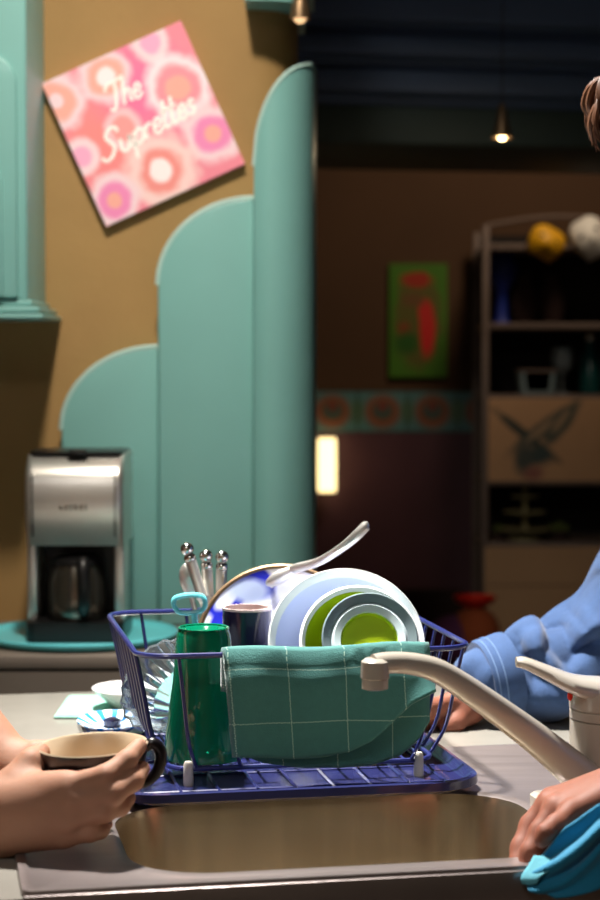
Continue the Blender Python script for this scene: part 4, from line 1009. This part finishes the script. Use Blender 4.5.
def field(prims, h, pad=.02, post=None):
    """prims: ('c', p0, p1, r0, r1, k) tapered capsules or ('e', centre, radii, R3x3 or None, k) ellipsoids"""
    lo = np.full(3, 1e9); hi = np.full(3, -1e9)
    for p in prims:
        if p[0] == 'c':
            R = max(p[3], p[4]); a, b = V3(p[1]), V3(p[2]); lo = np.minimum(lo, np.minimum(a, b) - R); hi = np.maximum(hi, np.maximum(a, b) + R)
        else:
            R = max(p[2]); lo = np.minimum(lo, V3(p[1]) - R); hi = np.maximum(hi, V3(p[1]) + R)
    lo -= pad; hi += pad
    dim = np.ceil((hi - lo) / h).astype(int) + 1
    Fd = np.full(dim, .06, np.float32)
    ax = [lo[k] + np.arange(dim[k]) * h for k in range(3)]
    for p in prims:
        k = p[-1]
        if p[0] == 'c': R = max(p[3], p[4]); a, b = V3(p[1]), V3(p[2]); l0, h0 = np.minimum(a, b) - R, np.maximum(a, b) + R
        else: R = max(p[2]); l0, h0 = V3(p[1]) - R, V3(p[1]) + R
        mrg = .03 + k
        i0 = np.maximum(0, np.floor((l0 - mrg - lo) / h).astype(int)); i1 = np.minimum(dim, np.ceil((h0 + mrg - lo) / h).astype(int) + 1)
        X, Y, Z = np.meshgrid(*[ax[q][i0[q]:i1[q]] for q in range(3)], indexing='ij')
        if p[0] == 'c':
            d = b - a; L2 = max(1e-12, d @ d)
            t = np.clip(((X - a[0]) * d[0] + (Y - a[1]) * d[1] + (Z - a[2]) * d[2]) / L2, 0, 1)
            D = np.sqrt((X - a[0] - t * d[0]) ** 2 + (Y - a[1] - t * d[1]) ** 2 + (Z - a[2] - t * d[2]) ** 2) - (p[3] + (p[4] - p[3]) * t)
        else:
            c = V3(p[1]); r = p[2]; Q = [X - c[0], Y - c[1], Z - c[2]]
            if p[3] is not None:
                R3 = np.array(p[3]); Q = [R3[0, q] * Q[0] + R3[1, q] * Q[1] + R3[2, q] * Q[2] for q in range(3)]
            k0 = np.sqrt((Q[0] / r[0]) ** 2 + (Q[1] / r[1]) ** 2 + (Q[2] / r[2]) ** 2)
            k1 = np.sqrt((Q[0] / r[0] ** 2) ** 2 + (Q[1] / r[1] ** 2) ** 2 + (Q[2] / r[2] ** 2) ** 2) + 1e-9
            D = k0 * (k0 - 1) / k1
        sub = Fd[i0[0]:i1[0], i0[1]:i1[1], i0[2]:i1[2]]
        hh = np.maximum(k - np.abs(sub - D), 0) / k
        sub[...] = np.minimum(sub, D) - hh * hh * k * .25
    if post is not None:
        X, Y, Z = np.meshgrid(*ax, indexing='ij'); Fd = Fd + post(X, Y, Z).astype(np.float32)
    return nets(Fd, lo, h)
def merged(name, chunks, m, parent):
    vs = []; fs = []; n = 0
    for v, f in chunks: vs.append(v); fs.append(f + n); n += len(v)
    v = np.concatenate(vs); f = np.concatenate(fs)
    me = bpy.data.meshes.new(name); me.vertices.add(len(v)); me.vertices.foreach_set('co', v.astype(np.float32).ravel())
    me.loops.add(f.size); me.loops.foreach_set('vertex_index', f.astype(np.int32).ravel())
    me.polygons.add(len(f)); me.polygons.foreach_set('loop_start', np.arange(0, f.size, 4, dtype=np.int32)); me.update(calc_edges=True)
    me.validate()
    return link(name, me, m, parent, None, 180)
def C(p0, p1, r0, r1, k=.012): return ('c', p0, p1, r0, r1, k)
def chain(pts, rs, k=.004): return [C(pts[i], pts[i + 1], rs[i], rs[i + 1], k) for i in range(len(pts) - 1)]
def E(c, r, R=None, k=.02): return ('e', c, r, R, k)

def head_prims(hc, fwd, tilt=0):
    """skull, jaw, nose, brow, lips, ears around a head centre; returns prims and a frame"""
    f = Vector(fwd).normalized(); sd = Vector((0, 0, 1)).cross(f).normalized(); up = f.cross(sd).normalized()
    Rm = Matrix((f, sd, up)).transposed()                       # columns = axes
    R3 = [[Rm[i][j] for j in range(3)] for i in range(3)]
    q = lambda a, b, c: Vector(hc) + f * a + sd * b + up * c
    pr = [E(q(-.012, 0, .03), (.098, .077, .088), R3, .03), E(q(.022, 0, -.045), (.068, .060, .066), R3, .03), E(q(.058, 0, -.092), (.026, .030, .022), R3, .03),
          C(q(.078, .03, .022), q(.078, -.03, .022), .011, .011, .02), C(q(.084, 0, .015), q(.104, 0, -.026), .007, .011, .012), C(q(.092, .011, -.03), q(.092, -.011, -.03), .007, .007, .01),
          C(q(.083, .019, -.062), q(.083, -.019, -.062), .0055, .0055, .006), C(q(.080, .016, -.071), q(.080, -.016, -.071), .006, .006, .006),
          C(q(.06, .043, -.02), q(.05, .048, -.03), .016, .018, .03), C(q(.06, -.043, -.02), q(.05, -.048, -.03), .016, .018, .03)]
    for s in (-1, 1):
        pr += [E(q(-.01, s * .078, -.008), (.018, .007, .031), R3, .008), C(q(-.004, s * .072, -.03), q(-.004, s * .078, -.03), .008, .007, .008)]
    return pr, q
def eyes(q, parent):
    for s in (-1, 1):
        bm = NB(); sphere(bm, q(.070, s * .031, .004), .0125); e = ob('eye', bm, M_['eye'], parent)
        bm = NB(); sphere(bm, q(.0795, s * .031, .004), .0055); ob('iris', bm, M_['iris'], e)

# ------------------------------------------------------------ person at the left, both hands round the mug
pl = thing('person', (-.92, 2.2, 0), 'person mostly out of frame at left, bare forearms, holding a black mug', 'person')
W1 = P(-14, 816, 1.945); EL1 = Vector((-.575, 1.93, .952))
H = []
H += [C(EL1, EL1.lerp(W1, .45), .044, .041), C(EL1.lerp(W1, .45), P(-32, 815, 1.943), .041, .031), C(P(-32, 808, 1.945), P(-6, 803, 1.94), .026, .025), C(P(-32, 822, 1.94), P(-4, 830, 1.936), .026, .024)]
mcp = [P(70, 786, 1.905), P(73, 802, 1.899), P(70, 820, 1.901), P(64, 836, 1.907)]
for a, b, r in ((P(-4, 800, 1.936), mcp[0], .0135), (P(-4, 810, 1.93), mcp[1], .0135), (P(-4, 824, 1.93), mcp[2], .013), (P(-4, 834, 1.933), mcp[3], .012)): H.append(C(a, b, .022, r, .016))
H += [C(P(20, 812, 1.925), P(52, 812, 1.915), .024, .018, .016)]
H += chain([mcp[0], P(106, 776, 1.897), P(127, 760, 1.914), P(139, 746, 1.936)], [.0125, .0110, .0098, .0080], .005)
H += chain([mcp[1], P(113, 793, 1.892), P(133, 781, 1.908), P(142, 769, 1.932)], [.0125, .0112, .0100, .0082], .005)
H += chain([mcp[2], P(104, 811, 1.893), P(120, 806, 1.907), P(128, 798, 1.928)], [.0122, .0108, .0096, .0080], .005)
H += chain([mcp[3], P(90, 832, 1.900), P(100, 830, 1.910), P(106, 824, 1.926)], [.0112, .0095, .0084, .0070], .005)
H += chain([P(4, 806, 1.938), P(19, 781, 1.945), P(31, 763, 1.953), P(41, 752, 1.972)], [.021, .0165, .0125, .0095], .012)
H += [C(P(22, 786, 1.942), P(62, 786, 1.913), .013, .012, .014)]
ch1 = field(H, .0019)
W2 = P(10, 768, 2.055); EL2 = Vector((-.50, 2.18, 1.13)); SH1 = Vector((-.74, 2.02, 1.31)); SH2 = Vector((-.78, 2.42, 1.34))
H2 = [C(EL2, EL2.lerp(W2, .4), .043, .041), C(EL2.lerp(W2, .4), W2, .041, .029), C(W2, P(32, 768, 2.045), .029, .022)]
fb_ = [P(36, 753, 2.046), P(38, 768, 2.05), P(37, 783, 2.052), P(34, 796, 2.05)]
for p in fb_: H2.append(C(W2, p, .020, .0125, .014))
for i, (p, L) in enumerate(zip(fb_, (1.0, 1.05, 1.0, .8))):
    v = [747, 765, 782, 797][i]
    H2 += chain([p, P(36 + 28 * L, v, 2.049), P(36 + 50 * L, v + 1, 2.044), P(36 + 66 * L, v + 3, 2.034)], [.0122, .0108, .0096, .008], .004)
H2 += chain([P(18, 772, 2.04), P(28, 776, 2.025), P(34, 774, 2.012)], [.018, .0135, .011], .01)
ch2 = field(H2, .0024)
hc = Vector((-.74, 2.20, 1.60)); hp, q = head_prims(hc, (1, -.1, -.25))
Bd = hp + [C((-.80, 2.21, 1.40), hc + Vector((-.02, 0, -.05)), .058, .054, .03), C(SH1, SH1.lerp(EL1, .5), .056, .050), C(SH1.lerp(EL1, .5), EL1, .050, .043), C(SH2, SH2.lerp(EL2, .5), .056, .050), C(SH2.lerp(EL2, .5), EL2, .050, .042),
      C((-.80, 2.08, 1.34), (-.80, 2.34, 1.36), .075, .075, .05), C((-.84, 2.2, 1.25), (-.92, 2.2, 1.0), .13, .13, .06)]
ch3 = field(Bd, .007)
body = merged('body', [ch1, ch2, ch3], M_['skin'], pl); eyes(q, pl)
sh = [C((-.81, 2.06, 1.32), (-.81, 2.36, 1.34), .085, .085, .05), C((-.84, 2.12, 1.24), (-.93, 2.12, .98), .12, .12, .06), C((-.84, 2.28, 1.24), (-.93, 2.28, .98), .12, .12, .06),
      C(SH1, SH1.lerp(EL1, .55), .072, .066, .03), C(SH2, SH2.lerp(EL2, .55), .072, .066, .03), C((-.81, 2.21, 1.40), (-.80, 2.21, 1.42), .068, .064, .02)]
merged('tshirt', [field(sh, .008)], M_['shirt'], pl)
lg = [C((-.95, 2.12, .98), (-.95, 2.28, .98), .12, .12, .05)]
for y in (2.11, 2.29): lg += [C((-.95, y, .93), (-.93, y, .50), .088, .06, .04), C((-.93, y, .50), (-.98, y, .10), .064, .048, .03)]
merged('trousers', [field(lg, .010)], M_['trouser'], pl)
for y in (2.11, 2.29): merged('shoe', [field([C((-1.0, y, .045), (-.82, y, .035), .045, .033)], .008)], M_['shoe'], pl)
def hair_cap(name, q, parent, m, n, fr_, seed):
    rnd = random.Random(seed)
    hp = [E(q(-.03, 0, .04), (.098, .086, .098), None, .02), E(q(-.05, 0, .0), (.075, .082, .08), None, .02), C(q(.05, .03, .098), q(.05, -.03, .098), .024, .024, .02)]
    o = merged(name, [field(hp, .006)], m, parent)
    bm = NB()
    for k in range(n):
        a = rnd.uniform(-PI, PI); e = rnd.uniform(-.1, 1.45); rr = .098
        p = q(-.03 + rr * math.cos(e) * math.cos(a), rr * .88 * math.cos(e) * math.sin(a), .04 + rr * math.sin(e))
        if math.cos(a) > .3 and e < .55: continue
        o0 = q(-.03, 0, .03); d = (p - o0).normalized(); f = (q(1, 0, 0) - q(0, 0, 0)); u = (q(0, 0, 1) - q(0, 0, 0))
        tn = (f * rnd.uniform(-.2, 1) + Vector((rnd.uniform(-.6, .6), rnd.uniform(-.6, .6), rnd.uniform(-.5, .3))))
        tn = (tn - d * tn.dot(d)).normalized(); L = rnd.uniform(.025, .055)
        tube(bm, cat_rom([p - d * .006, p + d * .006 + tn * L * .4, p + d * .006 + tn * L * .8 - u * .006, p + tn * L - d * .002 + u * rnd.uniform(-.012, .01)], 3), [.0035, .0042, .003, .0006], 5)
    # fringe falling over the forehead
    for k in range(fr_):
        b = rnd.uniform(-.06, .06); p = q(.060 + rnd.uniform(-.03, .015), b, .098 + rnd.uniform(-.02, .018))
        L = rnd.uniform(.7, 1.1)
        tube(bm, cat_rom([p, p + (q(.03, 0, .006) - q(0, 0, 0)) * L, p + (q(.047, rnd.uniform(-.01, .01), -.018) - q(0, 0, 0)) * L, p + (q(.046 + rnd.uniform(-.008, .01), 0, -.045) - q(0, 0, 0)) * L], 4), [.0055, .006, .004, .0007], 6)
    s = ob('hair_strands', bm, m, o); s['kind'] = 'stuff'
hair_cap('hair', q, pl, M_['hair'], 160, 30, 3)

# ------------------------------------------------------------ person at the right, leaning on the counter in a denim shirt
pr_ = thing('person', (.98, 2.45, 0), 'person in blue denim shirt leaning in from the right, brown wavy hair', 'person')
hc = Vector((.496, 2.46, 1.652)); hp, q = head_prims(hc, (-1, -.12, -.22))
SR, SLf = Vector((.625, 2.70, 1.355)), Vector((.64, 2.28, 1.36))
ER = Vector((.455, 2.70, .99)); WR = Vector((.235, 2.625, .950))
EL = Vector((.64, 2.06, 1.06)); WL = Vector((.352, 1.945, .972))
Bd = hp + [C((.585, 2.49, 1.46), hc + Vector((.03, .01, -.05)), .062, .057, .03), C(SR, SLf, .075, .075, .05), C((.68, 2.5, 1.28), (.90, 2.46, 1.0), .14, .14, .06),
           C(SR, ER, .050, .034), C(SLf, EL, .050, .038)]
hR = [C(ER + Vector((.0, .012, -.01)), WR, .030, .027), C(WR, P(462, 706, 2.61), .030, .024)]
kn = [P(452, 701, 2.595), P(449, 708, 2.60), P(449, 714, 2.61), P(451, 719, 2.62)]
for p in kn: hR.append(C(P(468, 706, 2.615), p, .020, .0125, .012))
for i, p in enumerate(kn):
    hR += chain([p, p + Vector((-.030, -.02, -.004)), p + Vector((-.045, -.018, -.020 + .002 * i)), p + Vector((-.040, -.010, -.032 + .003 * i))], [.012, .0105, .0095, .008], .005)
hR += chain([P(466, 712, 2.60), P(456, 722, 2.585), P(446, 727, 2.58)], [.016, .012, .0095], .01)
hL = [C(EL, EL.lerp(WL, .5), .044, .040), C(EL.lerp(WL, .5), WL, .040, .028)]
kn = [P(552, 800, 1.965), P(549, 804, 1.945), P(556, 808, 1.925), P(572, 812, 1.905)]
for i, p in enumerate(kn): hL.append(C(WL + Vector((-.01, .012 - .009 * i, 0)), p, .0195, (.0125, .0125, .012, .0112)[i], .014))
hL += chain([kn[0], P(534, 822, 1.962), P(524, 845, 1.948), P(519, 862, 1.935)], [.0125, .0112, .0100, .0085], .005)
hL += chain([kn[1], P(531, 826, 1.94), P(521, 848, 1.925), P(517, 864, 1.912)], [.0128, .0115, .0104, .0088], .005)
hL += chain([kn[2], P(540, 832, 1.913), P(530, 852, 1.902), P(526, 868, 1.897)], [.0122, .0108, .0098, .0082], .005)
hL += chain([kn[3], P(556, 825, 1.888), P(546, 833, 1.879), P(542, 840, 1.878)], [.0112, .0102, .0092, .0078], .005)
hL += chain([WL + Vector((-.02, .025, -.012)), P(570, 826, 1.985), P(552, 844, 1.975), P(540, 856, 1.96)], [.018, .0145, .012, .009], .01)
body = merged('body', [field(Bd, .007), field(hR, .0026), field(hL, .0020)], M_['skin2'], pr_); eyes(q, pr_)
hair_cap('hair', q, pr_, M_['hair'], 420, 90, 11)
# denim shirt
mD = mat('denim', rgb(54, 82, 126), .85, var=.25, scale=70, bump=.35, bscale=500, sheen=.2)
def wrinkle(X, Y, Z):
    return .006 * np.sin(38 * X + 30 * Z + 2.2 * np.sin(21 * Y + 9 * Z)) * np.sin(14 * Z - 19 * X + 1.0) + .0022 * np.sin(85 * X - 66 * Z + 3 * np.sin(30 * Y))
up_ = []
CU = Vector((.262, 2.635, .960))
up_ += [C(CU, Vector((.33, 2.655, .972)), .052, .064, .03), C(Vector((.33, 2.655, .972)), ER + Vector((-.03, 0, .0)), .062, .070, .04), C(ER + Vector((-.03, 0, 0)), ER + Vector((.0, 0, .02)), .070, .078, .04),
        C(ER + Vector((0, 0, .02)), SR.lerp(ER, .45), .078, .084, .05), C(SR.lerp(ER, .45), SR, .084, .094, .05)]
# heavy folds of cloth gathered at the elbow: (from pixel, to pixel, height of ridge (+) or valley (-), half width)
FOLDS = []
for u0, v0, u1, v1, amp, w in ((616, 556, 545, 620, .007, .012), (596, 590, 545, 640, -.012, .012), (570, 605, 530, 655, .010, .011), (545, 618, 572, 672, -.020, .014), (600, 618, 572, 640, .012, .012),
                               (575, 640, 600, 700, .010, .014), (512, 648, 502, 668, .004, .008), (494, 652, 512, 700, -.016, .010), (520, 660, 560, 690, -.012, .012), (486, 640, 498, 690, .006, .008), (530, 690, 575, 716, .008, .012), (610, 575, 585, 612, -.012, .010), (560, 596, 588, 632, -.014, .010), (578, 628, 545, 652, -.016, .010), (604, 640, 566, 664, -.016, .010), (536, 640, 560, 668, .008, .010), (520, 640, 540, 700, -.012, .010), (585, 560, 566, 600, .008, .010), (500, 640, 530, 668, -.010, .008)):
    a, b = P(u0, v0, 2.6), P(u1, v1, 2.6); FOLDS.append((a.x, a.z, b.x, b.z, amp, w * 1.5))
def cutz(X, Y, Z):
    D = wrinkle(X, Y, Z) * .9
    for ax_, az, bx_, bz, amp, w in FOLDS:
        dx, dz = bx_ - ax_, bz - az; t = np.clip(((X - ax_) * dx + (Z - az) * dz) / (dx * dx + dz * dz), 0, 1)
        d = np.hypot(X - ax_ - t * dx, Z - az - t * dz); D = D - 1.5 * amp * (np.exp(-(d / w) ** 2) if amp > 0 else np.exp(-1.3 * d / w)) * np.clip((2.72 - Y) / .06, 0, 1) * np.sin(PI * np.clip(t * .8 + .1, 0, 1))
    return np.minimum(D, .022)
arm_r = field(up_, .0038, post=cutz)
v = arm_r[0]; v[:, 2] = np.maximum(v[:, 2], ZC + .0015)            # the sleeve lies flat on the worktop
CL = EL.lerp(WL, .62)
tr = [C(SR + Vector((.02, -.02, .0)), SLf + Vector((.02, .02, 0)), .105, .105, .05), C((.68, 2.42, 1.28), (.90, 2.38, .98), .145, .15, .06), C((.68, 2.58, 1.28), (.90, 2.54, .98), .145, .15, .06),
      C(SLf, EL, .095, .072, .05), C(EL, CL, .072, .058, .04), C((.60, 2.49, 1.44), (.575, 2.485, 1.475), .078, .074, .02)]
dn = merged('denim_shirt', [arm_r, field(tr, .007, post=wrinkle)], mD, pr_)
# cuff with stitching, collar
ax = (Vector((.33, 2.655, .972)) - CU).normalized()
T = axis_M(CU - ax * .004, ax)
bm = NB(); lathe(bm, [(.046, -.012), (.0545, -.012), (.056, -.008), (.0605, .024), (.0600, .030), (.050, .030)], 40, T); cu = ob('cuff', bm, mD, dn)
for v in cu.data.vertices: v.co.z = max(v.co.z, ZC + .001)
mSt2 = mat('cuff_stitch', rgb(108, 136, 176), .8)
for zz in (-.006, .004):
    bm = NB(); rr = .0568 if zz < 0 else .0582
    tube(bm, [T @ Vector((rr * math.cos(a), rr * math.sin(a), zz)) for a in [2 * PI * k / 40 for k in range(40)]], .0009, 5, True)
    o = ob('stitching', bm, mSt2, cu)
    for v in o.data.vertices: v.co.z = max(v.co.z, ZC + .001)
lg = [C((.95, 2.37, .96), (.95, 2.55, .96), .135, .135, .05)]
for y in (2.36, 2.56): lg += [C((.95, y, .92), (.94, y, .50), .098, .066, .04), C((.94, y, .50), (1.02, y, .10), .068, .052, .03)]
merged('trousers', [field(lg, .010)], M_['trouser'], pr_)
for y in (2.36, 2.56): merged('shoe', [field([C((1.04, y, .05), (.85, y, .036), .05, .034)], .008)], M_['shoe'], pr_)

# ------------------------------------------------------------ turquoise cleaning cloth in that hand
mC = mat('turquoise_cloth', rgb(16, 128, 168), .8, var=.14, scale=60, bump=.3, bscale=400, sheen=.4)
curves = [   # from the top edge down over the folds to the hanging end; pixel + depth
    [(640, 786, 1.905), (605, 800, 1.895), (576, 820, 1.882), (562, 830, 1.876), (550, 846, 1.872), (540, 858, 1.870), (533, 866, 1.872)],
    [(640, 800, 1.895), (605, 816, 1.888), (582, 836, 1.878), (568, 846, 1.874), (555, 856, 1.872), (543, 864, 1.872), (531, 870, 1.872)],
    [(640, 806, 1.878), (605, 822, 1.868), (585, 840, 1.858), (572, 851, 1.855), (558, 860, 1.852), (543, 868, 1.852), (523, 876, 1.856)],
    [(640, 814, 1.876), (605, 830, 1.866), (588, 846, 1.858), (574, 858, 1.854), (560, 867, 1.850), (544, 874, 1.850), (521, 881, 1.852)],
    [(640, 822, 1.884), (605, 838, 1.872), (590, 853, 1.864), (578, 864, 1.860), (564, 873, 1.855), (548, 880, 1.852), (526, 885, 1.852)],
    [(640, 830, 1.876), (605, 846, 1.864), (592, 858, 1.856), (580, 869, 1.850), (566, 880, 1.846), (552, 887, 1.844), (530, 892, 1.842)],
    [(640, 842, 1.880), (607, 856, 1.866), (596, 868, 1.858), (585, 878, 1.852), (572, 887, 1.848), (558, 892, 1.846), (545, 894, 1.845)],
    [(640, 870, 1.872), (612, 882, 1.858), (602, 888, 1.850), (592, 892, 1.846), (580, 895, 1.842), (568, 897, 1.840), (556, 898, 1.839)]]
G = [cat_rom([P(*p) for p in c], 5) for c in curves]
cols = [cat_rom([G[i][j] for i in range(len(G))], 5) for j in range(len(G[0]))]
bm = NB(); surf(bm, cols); o = ob('cleaning_cloth', bm, mC, smooth=180); solid(o, .0028)
tag(o, 'turquoise cleaning cloth bunched in a hand over the sink front', 'cloth')
flap = [[P(*p) for p in c] for c in ([(534, 856, 1.868), (545, 857, 1.866), (557, 861, 1.862)], [(528, 866, 1.860), (541, 867, 1.856), (552, 869, 1.850)], [(521, 877, 1.852), (531, 878, 1.848), (541, 877, 1.846)], [(522, 884, 1.85), (530, 885, 1.847), (537, 884, 1.845)])]
G = [cat_rom(c, 4) for c in flap]; cols = [cat_rom([G[i][j] for i in range(len(G))], 4) for j in range(len(G[0]))]
bm = NB(); surf(bm, cols); f = ob('corner_flap', bm, mat('turquoise_cloth_hem', rgb(96, 172, 190), .8, bump=.3, bscale=400), o, smooth=180); solid(f, .002)
